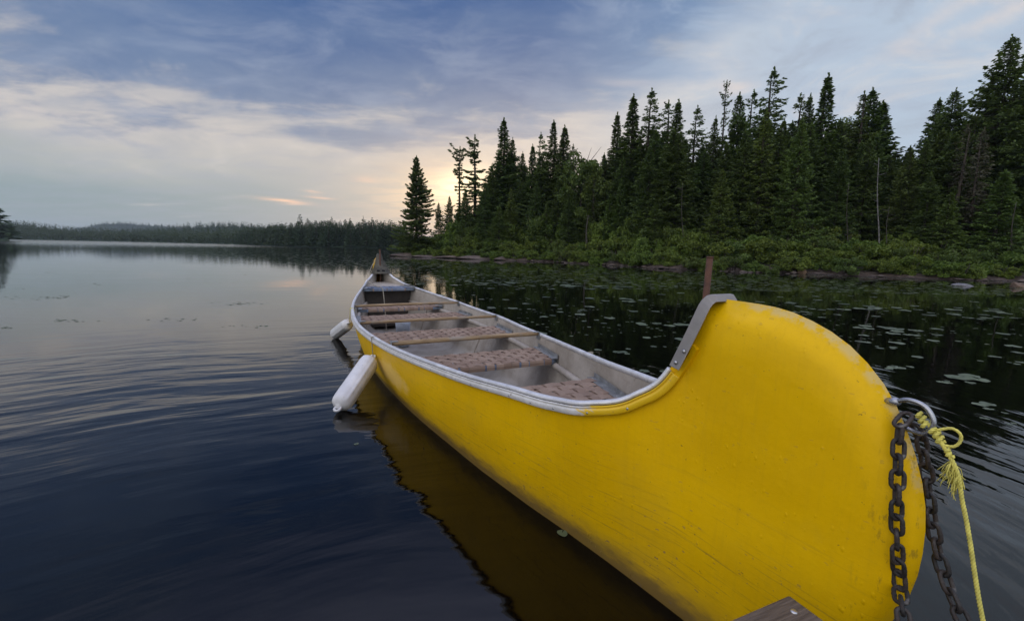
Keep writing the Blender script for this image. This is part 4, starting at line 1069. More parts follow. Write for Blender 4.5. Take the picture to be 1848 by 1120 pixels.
WD = 1.3
def tree_from(proto, loc, H, label, cat='conifer', group=None, widen=1.0, lean=(0, 0), name='spruce_tree', rz=None):
    pr = PROTO[proto]; s = H/pr['H']
    root = bpy.data.objects.new(name, None); link(root, None, label, cat, group)
    root.location = tuple(map(float, loc)); widen *= WD
    root.scale = (s*widen, s*widen, s); root.rotation_euler = (lean[0], lean[1], random.uniform(0, 6.28) if rz is None else rz)
    for nm in ('trunk', 'crown'): link(bpy.data.objects.new(nm, pr[nm]), root)
    return root
def shore_Y(px):       # first land along the sight line of this column
    dr = ray(px, hor(px)); ys = np.linspace(12, 90, 400); xs = dr[0]/dr[1]*ys
    sd = sdist(xs, ys); i = np.argmax(sd > 0); return ys[i] if sd.max() > 0 else 48.
def place(px, ytop, back, proto, label, **kw):
    Y = shore_Y(px) + back; p = at(px, hor(px), Y); z = float(gzl(p[0], p[1])); top = at(px, ytop, Y)[2]
    return tree_from(proto, (p[0], p[1], z-.1), top-z+.1, label, **kw)
F0, F1, F2 = FULL; N0, N1, N2 = NARROW; O0, O1, O2 = OPEN; W0, W1 = WIDE; Y0, Y1 = YOUNG; LF0, LF1 = LIGHTF; L0, L1 = LICH
place(752, 283, 1.8, LONE, 'lone bushy spruce leaning slightly at the very tip of the point', name='spruce_tree', widen=.86, lean=(0, -.03))
place(792, 366, 9, F1, 'shorter and thinner of the two little spruces in the gap beside the lone spruce', group=None, widen=.85)
place(811, 354, 8, F1, 'taller and fuller of the two little spruces in the gap beside the lone spruce', widen=.8)
place(830, 266, 6, SCR1, 'thin scraggly spruce with a tufted top and bare middle, left of the taller scraggly one', widen=.95)
place(856, 245, 6, SCR2, 'tall open spruce with see-through branches standing against the glow', widen=1.1)
place(906, 215, 6.5, N0, 'tall spruce with a sharp spire, tallest near the left end of the wood', widen=1.2)
place(922, 250, 7.5, F1, 'rounded spruce top tucked just right of the sharp spire near the left end', widen=.8)
place(886, 300, 5, F0, 'dark full spruce lower than and left of the sharp left-hand spire', widen=.8)
place(940, 275, 8.5, F1, 'mid-height spruce with clumpy top before the twin slender spires', widen=.75)
place(957, 262, 7, N2, 'slim dark spruce just left of a tuft-topped slender one', widen=1.0)
place(971, 240, 10, O2, 'slender tuft-topped spruce seen behind darker crowns left of the twin spires', widen=.75)
place(993, 218, 7, N1, 'taller of the twin spires in the left half of the wood', widen=1.1)
place(1012, 228, 7.5, N2, 'right and lower one of the twin spires in the left half of the wood', widen=1.2)
place(1028, 262, 9, O0, 'ragged spruce shoulder between the twin spires and the leafy yellow-green tree', widen=.8)
place(1083, 277, 9, F0, 'short spruce behind the leafy tree, left of a narrow dark spire', widen=.7)
place(1103, 205, 7.5, N0, 'narrow dark spire just right of the leafy yellow-green tree', widen=1.0)
place(1129, 173, 7.5, N2, 'very slender needle-like spire left of the broad open-topped spruce', widen=1.2)
place(1160, 161, 8, O2, 'tall spruce with an open layered top, broadest near the middle-left of the wood', widen=.95)
place(1190, 183, 8.5, O0, 'clumpy-topped spruce between the layered one and a sharp spire', widen=1.1)
place(1207, 181, 7.5, N1, 'sharp spire right of the clumpy-topped spruce, before a wide gap of sky', widen=1.15)
place(1241, 192, 9, O2, 'star-topped open spruce standing in the sky gap left of the sparse grey spire', widen=.9)
place(1274, 211, 8, F1, 'lower spruce at the foot of the sparse grey spire', widen=.65)
place(1288, 148, 9, O1, 'sparse greyish spire with short twigs rising above its neighbours', widen=.62)
place(1312, 169, 7.5, F1, 'dense round-shouldered spruce right of the sparse grey spire', widen=.8)
place(1336, 164, 10, O0, 'dark clumpy spruce between the round-shouldered one and the highest middle tree', widen=.95)
place(1367, 123, 9, O2, 'highest tree in the middle of the wood, with open tiered branches at its top', widen=1.0)
place(1393, 215, 8, F0, 'spruce filling the dip right of the highest middle tree', widen=.75)
place(1417, 171, 9, O0, 'left one of two close bushy tops right of the highest middle tree', widen=1.1)
place(1434, 171, 9.5, F1, 'right one of two close bushy tops right of the highest middle tree', widen=.7)
place(1461, 135, 8, N0, 'needle-sharp tall spire between the middle trees and the broad spruce', widen=1.15)
place(1490, 215, 9, F0, 'shadowed spruce in the dip right of the needle-sharp tall spire', widen=.8)
place(1526, 166, 8, O2, 'left top of the broad double-headed spruce before the big sky gap', widen=.95)
place(1540, 160, 8.6, F0, 'right top of the broad double-headed spruce before the big sky gap', widen=.95)
place(1561, 183, 9, N2, 'slim spruce on the right flank of the double-headed pair, facing the sky gap', widen=1.5)
place(1683, 161, 8, W0, 'broad sloping spruce on the left shoulder of the tallest right-hand tree', widen=.75)
place(1657, 178, 9.2, F2, 'layered spruce rising left of the broad sloping one at the sky gap', widen=.85)
place(1764, 65, 7, W0, 'tallest and broadest tree in the picture, a huge dark spruce at the right', widen=.78)
place(1808, 127, 8.5, F2, 'dark spruce wedged between the tallest tree and the one at the frame edge', widen=1.0)
place(1835, 111, 8, W1, 'spruce with a blunt tufted top at the right edge of the frame', widen=.8)
# lower trees standing in front
place(1097, 350, 4.5, LF1, 'small pale green conifer at the front below the narrow dark spire', widen=.9)
place(1115, 322, 5, LF1, 'pale green conifer at the front left of the lichen-grey lower boughs', widen=.8)
place(1163, 262, 5, F0, 'front spruce with green boughs below the layered open top', widen=.85)
place(1214, 240, 5, F1, 'front spruce with grey-green lower boughs below the sharp spire before the gap', widen=.95)
place(1179, 366, 3.6, Y1, 'bright young fir among the shrubs, pointed top', widen=1.1)
place(1293, 305, 4, LF0, 'bushy mid-green conifer in front below the sparse grey spire', widen=.8)
place(1330, 255, 5, F1, 'front spruce with drooping boughs below the round-shouldered one', widen=.9)
place(1361, 200, 5, LF1, 'tall front conifer of lighter green below the highest middle tree', widen=.8)
place(1424, 214, 4.2, LF0, 'light green conifer reaching down to the shrubs, its boughs in clear tiers', widen=.72)
place(1500, 270, 5, F0, 'dim front spruce left of the pale vertical dead trunk', widen=.9)
place(1545, 250, 5.5, F1, 'dim tall spruce directly left of the pale vertical dead trunk', widen=.9)
place(1620, 270, 5, F0, 'dark spruce directly right of the pale vertical dead trunk', widen=.9)
place(1660, 310, 4, F1, 'shadowed lower spruce left of the grey lichen-hung trees', widen=1.0)
place(1790, 308, 3.4, Y1, 'rounded young fir in front at the right, below the tallest tree', widen=1.15)
place(1700, 350, 3.3, Y0, 'small green fir at the foot of the grey lichen-hung trees', widen=1.2)
place(1845, 290, 4.5, F2, 'dark lower spruce at the right edge of the frame', widen=.8)
place(1712, 228, 4.6, L1, 'bare grey dying spruce, thinner of the two lichen-hung ones', widen=1.0, name='dead_tree', cat='dead tree')
place(1742, 232, 4.3, L0, 'grey spruce draped with pale lichen boughs, fuller of the two', widen=.85, name='dead_tree', cat='dead tree')
place(828, 372, 5, F1, 'low dark spruce under the thin scraggly one, left of the fuller lower spruce', widen=1.0)
place(900, 372, 3.2, LF0, 'low tiered conifer of lighter green in front of the sharp left-hand spire', widen=1.1)
place(985, 368, 3.4, LF1, 'low tiered conifer of lighter green in front of the twin spires', widen=1.2)
place(1025, 352, 3.6, F1, 'low dark conifer between the twin spires and the leafy tree, at the front', widen=1.1)
place(840, 340, 4, F0, 'full dark spruce behind the shrubs below the two scraggly trees', widen=.7)
place(875, 330, 3.5, F1, 'dense front spruce left of the sharp left-hand spire', widen=.85)
place(920, 340, 4, LF0, 'lighter conifer in front below the sharp left-hand spire', widen=.7)
place(965, 330, 4.5, F1, 'front spruce below the slim dark one left of the twin spires', widen=.9)
place(1005, 320, 5, F0, 'front spruce below the twin spires', widen=.75)
place(1047, 335, 6, F1, 'front spruce below the leafy yellow-green tree', widen=.8)
# fillers deeper in the wood
env_x = [770, 800, 850, 880, 906, 940, 990, 1030, 1075, 1100, 1160, 1210, 1240, 1290, 1340, 1367, 1420, 1461, 1540, 1580, 1610, 1640, 1683, 1764, 1850, 2100, 2500]
env_y = [430, 415, 340, 300, 268, 295, 270, 305, 305, 262, 225, 235, 268, 240, 225, 200, 225, 215, 225, 262, 262, 250, 220, 150, 160, 130, 100]
fl = random.Random(11)
for i in range(135):
    px = 870 + (i/135.)**.95*1290 + fl.uniform(-8, 8); back = [6, 11, 16][i % 3] + fl.uniform(-1, 2)
    yt = np.interp(px, env_x, env_y) + fl.uniform(0, 40)
    place(px, yt, back, fl.choice([F0, F1, F2, F0, F1, W1, O2]), 'shaded spruce deep in the wood, ' + zone(px-924, FPX).replace('under', 'among trees around').replace('behind', 'above'), group='shaded spruces within the wood', widen=fl.uniform(.85, 1.2))

# broadleaf trees and shrubs
def blob_mesh(seed, R_, Hh, nclump, nleaf, ls, m, base=.1, flat=1.0):
    g = np.random.default_rng(seed); Pc = []
    for i in range(nclump):
        a_ = g.uniform(0, 6.28); rr = R_*g.random()**.5*.8; zc = Hh*(base + (1-base)*g.random()**.8*(1-.45*(rr/R_)**2))
        c_ = np.array([rr*math.cos(a_), rr*math.sin(a_), zc*.88]); cr_ = R_*g.uniform(.16, .34)
        v = unit(g.normal(0, 1, (nleaf, 3)))*(cr_*g.random((nleaf, 1))**.3); v[:, 2] *= .75*flat; Pc.append(c_+v)
    Pc = np.concatenate(Pc); Pc[:, 2] = np.maximum(Pc[:, 2], .02); n = len(Pc)
    du = unit(g.normal(0, 1, (n, 3)) + np.array([0, 0, .15])); s_ = g.uniform(.7, 1.3, n)*ls; dv = unit(np.cross(du, unit(g.normal(0, 1, (n, 3)))))
    V, F = quads(Pc, du*s_[:, None], dv*(s_*.55)[:, None]); return mesh_np('foliage', V, F, M[m])
def stems_mesh(seed, R_, Hh, n, r0=.02):
    g = random.Random(seed); mb_ = MB()
    for i in range(n):
        a_ = g.uniform(0, 6.28); q = R_*g.uniform(.3, .75); mb_.tube([(0.1*math.cos(a_), .1*math.sin(a_), -.15), (q*.4*math.cos(a_), q*.4*math.sin(a_), Hh*.4), (q*math.cos(a_), q*math.sin(a_), Hh*.8)], [r0, r0*.7, r0*.3], 5)
    return mb_.mesh('stems', M['bark'])
SHR = [(blob_mesh(500+i, 1.0, 1.15, 26, 170, .062, 'leaf', .05), stems_mesh(i, 1.0, 1.1, 7)) for i in range(5)] + [(blob_mesh(540+i, 1.0, 1.25, 18, 190, .05, 'leafdark', .05), stems_mesh(i+9, 1.0, 1.3, 9)) for i in range(2)]
def shrub(x, y, s, hz, label, group, leaf=None):
    z = float(gzl(x, y)); root = bpy.data.objects.new('shrub', None); link(root, None, label, 'shrub', group)
    root.location = (float(x), float(y), z-.08); root.scale = (s, s, hz); root.rotation_euler = (0, 0, random.uniform(0, 6.28))
    f_, st = random.choice(SHR)
    link(bpy.data.objects.new('stems', st), root); link(bpy.data.objects.new('foliage', f_), root)
sh = np.array(SH); L_ = np.r_[0, np.cumsum(np.hypot(*np.diff(sh, axis=0).T))]
gs = random.Random(5)
def shore_pt(t): return np.array([np.interp(t, L_, sh[:, 0]), np.interp(t, L_, sh[:, 1])])
cnt = 0
for row, (off, step, s0, s1) in enumerate(((.50, .75, .50, .85), (2.3, 1.05, .8, 1.15), (3.6, 1.25, .95, 1.45), (5.2, 1.7, 1.0, 1.6))):
    t = 1.0
    while t < 62:
        p = shore_pt(t); q = shore_pt(t+.4); tg = (q-p)/np.linalg.norm(q-p); nn = np.array([-tg[1], tg[0]])
        if sdist(*(p+nn*1.0)) < 0: nn = -nn
        pp = p + nn*(off + gs.uniform(-.35, .45)) + tg*gs.uniform(-.3, .3)
        if sdist(pp[0], pp[1]) > .15:
            s = gs.uniform(s0, s1); tip = t < 12
            hz = s*gs.uniform(.8, 1.15)*(1.0 if row < 3 else 1.25)*(1.85 if 7 < t < 27 and row > 1 else 1.35 if 5 < t < 30 and row > 0 else 1.0)
            shrub(pp[0], pp[1], s*1.05, hz, ['low green bush overhanging the waterline ', 'rounded green bush second from the water ', 'taller green bush before the spruces ', 'rearmost tall green bush against the spruces '][row] + zone(pp[0], pp[1]), ['low bushes along the waterline', 'bushes behind the waterline', 'taller bushes before the spruces', 'rearmost bushes before the spruces'][row]); cnt += 1
        t += step*gs.uniform(.8, 1.25)*(1.0 if t < 45 else 1.2)
print('shrubs', cnt)
BLF = [blob_mesh(700+i, 1.9, 7.0, 60, 120, .10, 'leafdark', .25) for i in range(2)]
def broad(px, yt, back, label, widen=1.0):
    Y = shore_Y(px)+back; p = at(px, hor(px), Y); z = float(gzl(p[0], p[1])); H = at(px, yt, Y)[2]-z; s = H/6.6
    root = thing('broadleaf_tree', label, 'leafy tree', (p[0], p[1], z)); root.scale = (s*widen, s*widen, s); root.rotation_euler = (0, 0, random.uniform(0, 6))
    mb_ = MB(); mb_.tube([(0, 0, -.3), (.08, .02, 2.5), (0, .1, 6.0)], [.10, .07, .02], 7)
    g = random.Random(int(px))
    for i in range(9):
        z0 = g.uniform(2, 5.2); a_ = g.uniform(0, 6.28); mb_.tube([(.05, .03, z0), (.6*math.cos(a_), .6*math.sin(a_), z0+.5), (1.3*math.cos(a_), 1.3*math.sin(a_), z0+1.3)], [.04, .025, .008], 5)
    mb_.build('trunk', M['bark'], root); link(bpy.data.objects.new('crown', random.choice(BLF)), root)
broad(1045, 262, 5.5, 'leafy yellow-green tree poking up between the twin spires and the narrow dark spire', .85)
broad(1070, 285, 6, 'lower leafy tree just right of the yellow-green one', .75)
broad(1595, 268, 12, 'leafy treetop showing in the big sky gap', 1.0)
broad(1498, 200, 13, 'leafy crown glimpsed right of the needle-sharp tall spire', .6)
broad(850, 402, 4.0, 'leafy green sapling behind the shrubs below the scraggly trees', 1.2)
broad(1240, 400, 4.6, 'leafy green thicket tree below the star-topped spruce', 1.3)
# dead trunks
def snag(px0, py0, px1, py1, back, r0, label, m='birchbark', nl=6):
    Y = shore_Y(px0)+back; a_ = at(px0, py0, Y); b_ = at(px1, py1, Y); z = float(gzl(a_[0], a_[1]))
    root = thing('dead_tree', label, 'dead tree', (a_[0], a_[1], z)); mb_ = MB(); A = Vector((0, 0, -.2)); B = Vector(b_)-Vector((a_[0], a_[1], z))
    pts_ = [A.lerp(B, t)+Vector((.05*math.sin(t*7), 0, 0)) for t in np.linspace(0, 1, 9)]
    mb_.tube(pts_, [r0*(1-.65*t) for t in np.linspace(0, 1, 9)], 7); mb_.build('trunk', M[m], root)
    if nl:
        g = random.Random(int(px0)); lb = MB()
        for i in range(nl):
            t = g.uniform(.3, .95); c_ = A.lerp(B, t); a2 = g.uniform(0, 6.28); lb.tube([c_, c_+Vector((.35*math.cos(a2), .35*math.sin(a2), .08))], [.018, .006], 5)
        lb.build('branches', M[m], root)
snag(1591, 430, 1585, 285, 3.4, .04, 'pale vertical dead trunk standing against the dark wood')
snag(1058, 430, 1061, 388, 3.0, .10, 'short broken grey stump poking above the shrubs', 'deadbark', 0)
snag(1822, 470, 1833, 365, 2.8, .035, 'leaning thin bleached trunk near the right edge', 'deadbark', 4)
snag(1601, 450, 1604, 372, 2.8, .03, 'thin brownish dead stem right of the pale vertical trunk', 'deadbark', 4)
snag(1533, 430, 1531, 330, 3.6, .03, 'thin grey trunk left of the pale vertical one', 'deadbark', 5)
snag(1234, 440, 1231, 330, 3.2, .03, 'thin grey bare trunk among the middle conifers', 'deadbark', 8)

# rocks along the waterline
def rock_mesh(seed, flat=.5):
    g = np.random.default_rng(seed); bm = bmesh.new(); bmesh.ops.create_icosphere(bm, subdivisions=4, radius=1)
    D = unit(g.normal(0, 1, (14, 3))); A = g.uniform(.45, .95, 14); F3 = g.normal(0, 1, (6, 3))*2.5; ph = g.uniform(0, 6, 6)
    for v in bm.verts:
        p = np.array(v.co); 
        for d_, a_ in zip(D, A):
            q = p@d_
            if q > a_: p = p - d_*(q-a_)*.8
        p = p*(1 + .035*sum(math.sin(p@f_+h) for f_, h in zip(F3, ph)))
        v.co = (p[0], p[1], p[2]*flat)
    me = bpy.data.meshes.new('rock'); bm.to_mesh(me); bm.free()
    for p in me.polygons: p.use_smooth = True
    me.materials.append(M['rock']); return me
RK = [rock_mesh(i, [.42, .5, .6, .35, .5][i]) for i in range(5)]
def rock(x, y, z, s, label, group=None, m=None, sz=1.0, me=None):
    me = me or random.choice(RK)
    if m: me = me.copy(); me.materials.clear(); me.materials.append(M[m])
    o = bpy.data.objects.new('rock', me); link(o, None, label, 'rock', group); o.location = (float(x), float(y), z); o.scale = (s, s*.8, s*sz); o.rotation_euler = (0, 0, random.uniform(0, 6.28))
    return o
for px, py, s, sz, lb in ((745, 459, 1.9, .28, 'long low slab of bedrock at the very tip of the point'), (815, 463, 1.6, .45, 'rounded brown hump of bedrock right of the tip slab'), (775, 461, 1.4, .22, 'flat brown slab between the tip slab and the rounded hump'), (870, 466, 1.8, .28, 'long dark brown slab right of the rounded hump'), (925, 469, 1.3, .4, 'low slab ending the bedrock ledge, left of the loose stones')):
    p = on_z(px, py, 0.); Y = shore_Y(px)+.1; p = at(px, hor(px), Y); o = rock(p[0], p[1], .05, s, lb, sz=sz); o.rotation_euler = (0, 0, .1); o.scale = (s, s*.55, s*sz)
p = on_z(1740, 516); rock(p[0], p[1], 0.0, .34, 'smooth grey boulder lying in the water off the right-hand shore', m='rockgrey', sz=.75).rotation_euler = (0, 0, 0)
p = on_z(1838, 518); rock(p[0], p[1], .0, .34, 'tawny boulder at the waterline by the right frame edge', m='rockorange', sz=1.0)
p = on_z(1445, 494); rock(p[0], p[1], .05, .30, 'reddish upright stone standing out in the row of small stones', m='rockorange', sz=1.6)
gr = random.Random(8); t = 13.
while t < 50:
    p = shore_pt(t); q = shore_pt(t+.3); tg = (q-p)/np.linalg.norm(q-p); nn = np.array([tg[1], -tg[0]])
    if sdist(*(p+nn)) > 0: nn = -nn
    pp = p + nn*gr.uniform(-.35, .25); s = gr.uniform(.08, .24)*(1.2 if gr.random() < .2 else 1)
    rock(pp[0], pp[1], gr.uniform(-.02, .05), s, 'small pinkish-brown waterline stone ' + zone(pp[0], pp[1]), 'stones along the waterline', sz=gr.uniform(.5, 1.0)); t += gr.uniform(.22, .55)

# ------------------------------------------------------------------ lily pads
def pad_geo(r_, seed, notch=True):
    g = random.Random(seed); V = [(0, 0, .004)]; n = 18; F = []; a0 = g.uniform(0, 6.28)
    for j in range(n):
        t = a0 + (.12 if notch else 0) + (2*math.pi - (.24 if notch else 0))*j/(n-1); rr = r_*(1+.05*math.sin(3*t+seed)+.03*g.uniform(-1, 1))
        V.append((rr*math.cos(t), rr*.86*math.sin(t), .004+.0025*math.sin(4*t+seed)+.001))
    for j in range(n-1): F.append((0, j+1, j+2))
    return V, F
PADM = []
for i in range(6):
    mb_ = MB(); V, F = pad_geo(1.0, i); mb_.add([(x, y, z*8) for x, y, z in V], F)
    me = mb_.mesh('lily_pad', M['pad']); PADM.append(me)
gp = random.Random(21); pads = []
def clear(x, y, r_):
    q = cl((x, y, 0)); return not (abs(q.x) < 3.55 and abs(q.y) < .72 + r_) and sdist(x, y) < -.35
def cluster(px, py, n, spread, r0, r1):
    c_ = on_z(px, py)
    for i in range(n):
        a_ = gp.uniform(0, 6.28); q = spread*gp.random()**.5; x, y = c_[0]+q*math.cos(a_)*1.3, c_[1]+q*math.sin(a_)*.6
        if clear(x, y, r1): pads.append((x, y, gp.uniform(r0, r1)))
for c_ in ((1745, 682, 5, .15, .05, .085), (1715, 690, 4, .14, .02, .04), (1625, 665, 5, .16, .02, .05), (1600, 595, 7, .30, .05, .10), (1665, 604, 3, .2, .05, .07), (1550, 617, 2, .1, .04, .07), (1590, 626, 4, .15, .02, .04), (1800, 652, 4, .2, .02, .04), (1200, 587, 4, .35, .06, .12), (1160, 586, 2, .15, .06, .1), (1183, 668, 3, .15, .03, .06), (1145, 634, 4, .2, .03, .06), (1192, 626, 3, .15, .02, .04), (1790, 560, 8, .8, .06, .12), (1740, 570, 6, .6, .05, .1), (1640, 560, 10, .9, .07, .13), (1500, 555, 6, .6, .07, .12), (1090, 540, 6, .7, .08, .14), (930, 513, 7, 1.0, .10, .17), (1030, 517, 9, 1.3, .1, .18), (1390, 545, 4, .4, .06, .1), (1450, 563, 3, .2, .05, .08), (1840, 575, 5, .5, .06, .1), (1780, 730, 2, .06, .03, .05), (1810, 760, 3, .12, .015, .03), (1780, 742, 3, .1, .015, .03), (1830, 690, 3, .2, .02, .04), (870, 556, 3, .2, .06, .09), (900, 540, 3, .3, .04, .07), (960, 558, 2, .1, .03, .05), (1010, 560, 5, .4, .03, .06), (1080, 580, 3, .3, .03, .05)):
    cluster(*c_)
while len(pads) < 262:
    px = gp.uniform(760, 1848); py = hor(px) + 40 + 150*gp.random()**1.6
    if px > 1240 and py > 500 + .35*(px-1240) and px < 1700: continue
    c_ = on_z(px, py)
    if clear(c_[0], c_[1], .1): pads.append((c_[0], c_[1], gp.uniform(.025, .075)*(.8+c_[1]/14)))
def pad_label(x, y, r_):
    px, py = 924 + FPX*x/y, HY + FPX*CAMH/y; sz = 'tiny' if r_ < .035 else ('small' if r_ < .07 else 'broad')
    wh = 'over the far gunwale of the canoe' if px < 1000 else 'between the seats and the rusty pipe' if px < 1270 else 'just above the curved top of the bow' if px < 1560 else 'right of the bow'
    ds = 'near the far bank' if y > 16 else 'half-way to the bank' if y > 8 else 'on open dark water' if y > 4.5 else 'close to the boat'
    return '%s lily pad seen %s, %s' % (sz, wh, ds)
def add_pad(x, y, r_, label, group=None):
    o = bpy.data.objects.new('lily_pad', gp.choice(PADM)); link(o, None, label, 'lily pad', group)
    o.location = (x, y, .001); o.scale = (r_, r_, min(.25, r_*1.6)); o.rotation_euler = (0, 0, gp.uniform(0, 6.28))
for x, y, r_ in pads: add_pad(x, y, r_, pad_label(x, y, r_), 'lily pads right of the canoe')
p = on_z(1015, 962); add_pad(p[0], p[1], .020, 'single green leaf floating in the dark reflection close under the near hull')
p = on_z(643, 801); add_pad(p[0], p[1], .013, 'tiny yellow-green leaf alone on the water below the near fender')
# crowd of small far pads and water weed, as one mass
g = np.random.default_rng(3); VV, FF = [], []; off = 0
def many(n, fn, r0, r1):
    global off
    for i in range(n):
        px, py = fn(); c_ = on_z(px, py)
        if c_[1] > 75 or c_[1] < 3.5 or not clear(c_[0], c_[1], .1): continue
        V, F = pad_geo(1.0, int(g.integers(0, 999)), False)
        r_ = g.uniform(r0, r1)*(.6+c_[1]/22); V = np.array(V)[::3]*[r_, r_, 1]; n_ = len(V)
        VV.append(V*[1, 1, .4] + [c_[0], c_[1], .001]); FF.extend([(off, off+j, off+j+1) for j in range(1, n_-1)]); off += n_
many(3800, lambda: (lambda px: (px, hor(px) + 9 + 62*g.random()**1.25))(g.uniform(690, 1900)), .03, .085)
many(900, lambda: (lambda px: (px, hor(px) + 50 + 110*g.random()**1.7))(g.uniform(760, 1900)), .012, .035)
many(1500, lambda: (lambda px: (px, hor(px) + 10 + 30*g.random()**1.2))(g.uniform(330, 800)), .03, .07)
cl_ = [(g.uniform(-50, 620), 470 + 130*g.random()**1.5) for _ in range(26)]
many(230, lambda: (lambda q: (q[0]+g.normal(0, 22), q[1]+g.normal(0, 1.6)))(cl_[int(g.integers(0, 26))]), .012, .035)
me = mesh_np('floating_leaves', np.concatenate(VV), FF, M['pad2'])
link(bpy.data.objects.new('floating_leaves', me), kind='stuff', label='scattered far-off lily leaves and water weed on the lake surface', cat='water plants')

# ------------------------------------------------------------------ far shores and hills
def strip_hill(name, cols, depths, heights, m, kind='structure'):
    """cols: list of photo columns; depths(px) -> list of Y; heights(px) -> list of z"""
    V = []; nc = len(cols)
    for px in cols:
        for Y_, z_ in zip(depths(px), heights(px)):
            p = at(px, hor(px), Y_); V.append((p[0], p[1], z_))
    nd = len(depths(cols[0])); F = [(i*nd+j, (i+1)*nd+j, (i+1)*nd+j+1, i*nd+j+1) for i in range(nc-1) for j in range(nd-1)]
    o = bpy.data.objects.new(name, mesh_np(name, V, F, m, True)); link(o, kind=kind); return o
FSx = [-500, -100, 0, 60, 150, 220, 300, 400, 470, 520, 600, 720, 900]
FSy = [200, 300, 330, 320, 300, 285, 262, 225, 175, 150, 138, 134, 140]
def fshore(px): return float(np.interp(px, FSx, FSy))
colsA = list(np.arange(-500, 900, 12))
ridgeA = lambda px: float(np.interp(px, [-500, -100, 0, 60, 100, 150, 200, 260, 420, 520, 720, 900], [18, 16, 12, 9.5, 6.5, 4.2, 2.6, 1.8, 1.2, .8, 1, 1]))
strip_hill('far_shore', colsA, lambda px: [fshore(px)*q for q in (.985, 1.0, 1.02, 1.12, 1.3, 1.6, 2.0)], lambda px: [-.6, .0, .5, ridgeA(px)*.55, ridgeA(px), ridgeA(px)*.8, -1], M['farhill'])
def ridge_px(px): return float(np.interp(px, [150, 230, 260, 300, 340, 370, 400, 430, 480, 540, 600, 720, 800], [424, 418, 415, 411, 406, 403.5, 402.5, 404, 408.5, 414, 418, 424, 430]))
def hB(px): return max(1, (hor(px)-ridge_px(px))*560/FPX - 4)
strip_hill('hill', list(np.arange(150, 800, 10)), lambda px: [430, 480, 520, 560, 620, 700], lambda px: [0, hB(px)*.45, hB(px)*.8, hB(px), hB(px)*.7, 0], M['farhill'])
def hC(px): return max(1, (hor(px)-float(np.interp(px, [120, 155, 175, 200, 225, 250, 280, 310, 350, 420, 520], [416, 411, 405, 402.5, 403, 405, 406.5, 409, 412, 418, 428])))*1150/FPX - 2)
strip_hill('hill', list(np.arange(110, 540, 8)), lambda px: [900, 1000, 1080, 1150, 1250, 1400], lambda px: [0, hC(px)*.5, hC(px)*.85, hC(px), hC(px)*.7, 0], M['bluehill'])
# low-detail conifers
def far_tree(seed, H=9., R0=1.5, n=260, ls=.40):
    g = np.random.default_rng(seed); z = H*(1-g.random(n)**.6*.97); rr = R0*(1-z/H)**.8*g.uniform(.3, 1.1, n)+.05; a_ = g.uniform(0, 6.28, n)
    Pc = np.stack([rr*np.cos(a_), rr*np.sin(a_), z], 1); du = unit(np.stack([np.cos(a_), np.sin(a_), g.normal(-.1, .35, n)], 1)); s_ = ls*g.uniform(.6, 1.2, n)*(.45+.55*(1-z/H))
    dv = unit(np.cross(du, unit(g.normal(0, 1, (n, 3))+np.array([0, 0, 1]))))
    return quads(Pc, du*s_[:, None], dv*(s_*.45)[:, None])
FT = []
for i in range(5):
    V, F = far_tree(40+i, 9, [2.0, 1.7, 2.3, 1.9, 2.6][i], 800, .46); FT.append((mesh_np('crown', V, F, M['farneedles']), trunk_mesh('trunk', 9, .12, [], M['bark'], i)))
gf = random.Random(31)
def mid_tree(px, top_px, back, label, group=None, wd=1.0, depth=None):
    Y_ = (depth or fshore(px)*1.012) + back; p = at(px, hor(px), Y_); H = at(px, top_px, Y_)[2]; cm_, tm_ = gf.choice(FT)
    root = bpy.data.objects.new('conifer_tree', None); link(root, None, label, 'conifer', group); root.location = (p[0], p[1], .2); s = H/9.0
    root.scale = (s*wd, s*wd, s); root.rotation_euler = (0, 0, gf.uniform(0, 6.28))
    link(bpy.data.objects.new('trunk', tm_), root); link(bpy.data.objects.new('crown', cm_), root)
for px, yt, wd, lb in ((543, 387, 1.15, 'tallest broad-headed tree of the mid-distance shore, left of a thinner top'), (557, 393, .8, 'thinner top right beside the tallest broad-headed tree of the mid-distance shore'), (600, 392, .9, 'pointed top alone near the centre of the mid-distance treeline'), (633, 394, .8, 'slim point between the central pointed top and a broad pair farther right'), (657, 391, 1.1, 'broad pointed top in the right half of the mid-distance treeline'), (673, 393, .9, 'narrower point just right of the broad top in the mid-distance treeline')):
    mid_tree(px, yt, 4, lb, None, wd)
for i in range(150):
    px = 432 + 300*(i/150.) + gf.uniform(-3, 3); env = float(np.interp(px, [430, 445, 470, 500, 540, 600, 660, 730], [416, 410, 409, 406, 402, 399, 398, 401]))
    mid_tree(px, env + gf.uniform(-3, 8), [0, 5, 11][i % 3] + gf.uniform(0, 3), 'dark conifer of the mid-distance treeline, ' + ('left of the tallest broad-headed tree' if px < 535 else 'between the tallest broad-headed tree and the central point' if px < 592 else 'between the central point and the broad pointed top' if px < 650 else 'between the broad pointed top and the lone spruce'), 'treeline of the mid-distance shore', gf.uniform(.9, 1.4))
mid_tree(-14, 345, 0, 'dark pine cut off by the left edge of the frame', None, 2.0, 150)
mid_tree(-30, 350, 5, 'pine behind the one cut off by the left frame edge', None, 2.0, 150)
lp = MB(); lp_c = at(-30, hor(-30), 152)
strip_hill('shore_point', list(np.arange(-400, 30, 10)), lambda px: [140, 144, 150, 165, 190], lambda px: [(-.4, .4, .9, .9, -.5)[i] if px < 12 else -.5 for i in range(5)], M['farhill'])
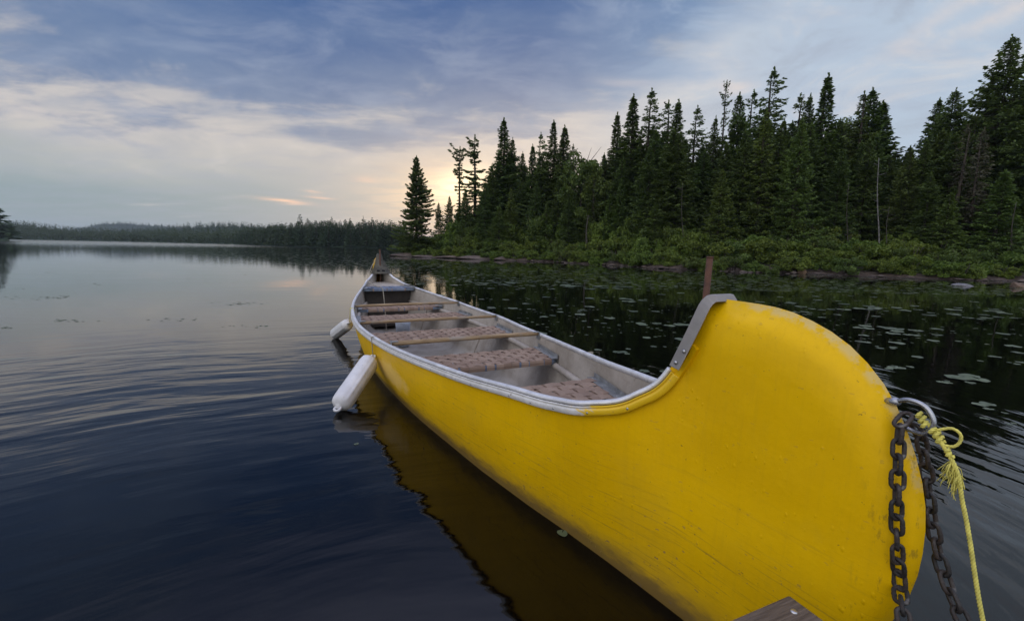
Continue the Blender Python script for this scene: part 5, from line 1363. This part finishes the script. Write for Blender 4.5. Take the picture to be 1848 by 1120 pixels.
# the wooded far slopes, one mass
g = np.random.default_rng(77); VV, FF = [], []; off = 0
prot = [far_tree(60+i, 9, [1.9, 1.6, 2.3, 1.7][i], 46, .95) for i in range(4)]
def sow(n, fn, hs):
    global off
    for i in range(n):
        px, Y_, z_ = fn(); V, F = prot[int(g.integers(0, 4))]; s = hs*g.uniform(.5, 1.25); p = at(px, hor(px), Y_); a_ = g.uniform(0, 6.28)
        Rm = np.array([[math.cos(a_), -math.sin(a_), 0], [math.sin(a_), math.cos(a_), 0], [0, 0, 1]])
        VV.append((V*s) @ Rm.T + [p[0], p[1], z_]); FF.append(F+off); off += len(V)
def sA_():
    px = g.uniform(-320, 520); q = 1.01 + .33*g.random(); z = np.interp(q, [1.0, 1.02, 1.12, 1.3, 1.6], [0, .5, ridgeA(px)*.55, ridgeA(px), ridgeA(px)*.8]); return px, fshore(px)*q, z-.3
def sB_():
    px = g.uniform(150, 790); Y_ = g.uniform(435, 565); return px, Y_, np.interp(Y_, [430, 480, 520, 560], [0, hB(px)*.45, hB(px)*.8, hB(px)])-.3
def sC_():
    px = g.uniform(115, 530); Y_ = g.uniform(950, 1155); return px, Y_, np.interp(Y_, [900, 1000, 1080, 1150], [0, hC(px)*.5, hC(px)*.85, hC(px)])-.3
sow(2600, sA_, .80); sow(2600, sB_, .85); sow(1500, sC_, 1.0)
me = mesh_np('distant_forest', np.concatenate(VV), np.concatenate(FF), M['farneedles'])
link(bpy.data.objects.new('distant_forest', me), kind='stuff', label='hazy wooded far shores and hills beyond the lake', cat='forest')

# ------------------------------------------------------------------ haze
hz = bmesh.new(); bmesh.ops.create_cube(hz, size=1)
me = bpy.data.meshes.new('haze'); hz.to_mesh(me); hz.free()
ho = bpy.data.objects.new('haze', me); link(ho, kind='stuff', label='thin morning haze over the lake', cat='haze')
ho.scale = (5800, 5000, 72); ho.location = (0, 1950, 33)
hm_ = bpy.data.materials.new('haze'); hm_.use_nodes = True; k = N(hm_.node_tree); k.n.clear()
pv = k.node('ShaderNodeVolumePrincipled'); pv.inputs['Color'].default_value = c4(.72, .86, 1.0); pv.inputs['Density'].default_value = .00020; pv.inputs['Anisotropy'].default_value = .2
oo = k.node('ShaderNodeOutputMaterial'); k.l.new(pv.outputs[0], oo.inputs['Volume']); me.materials.append(hm_)
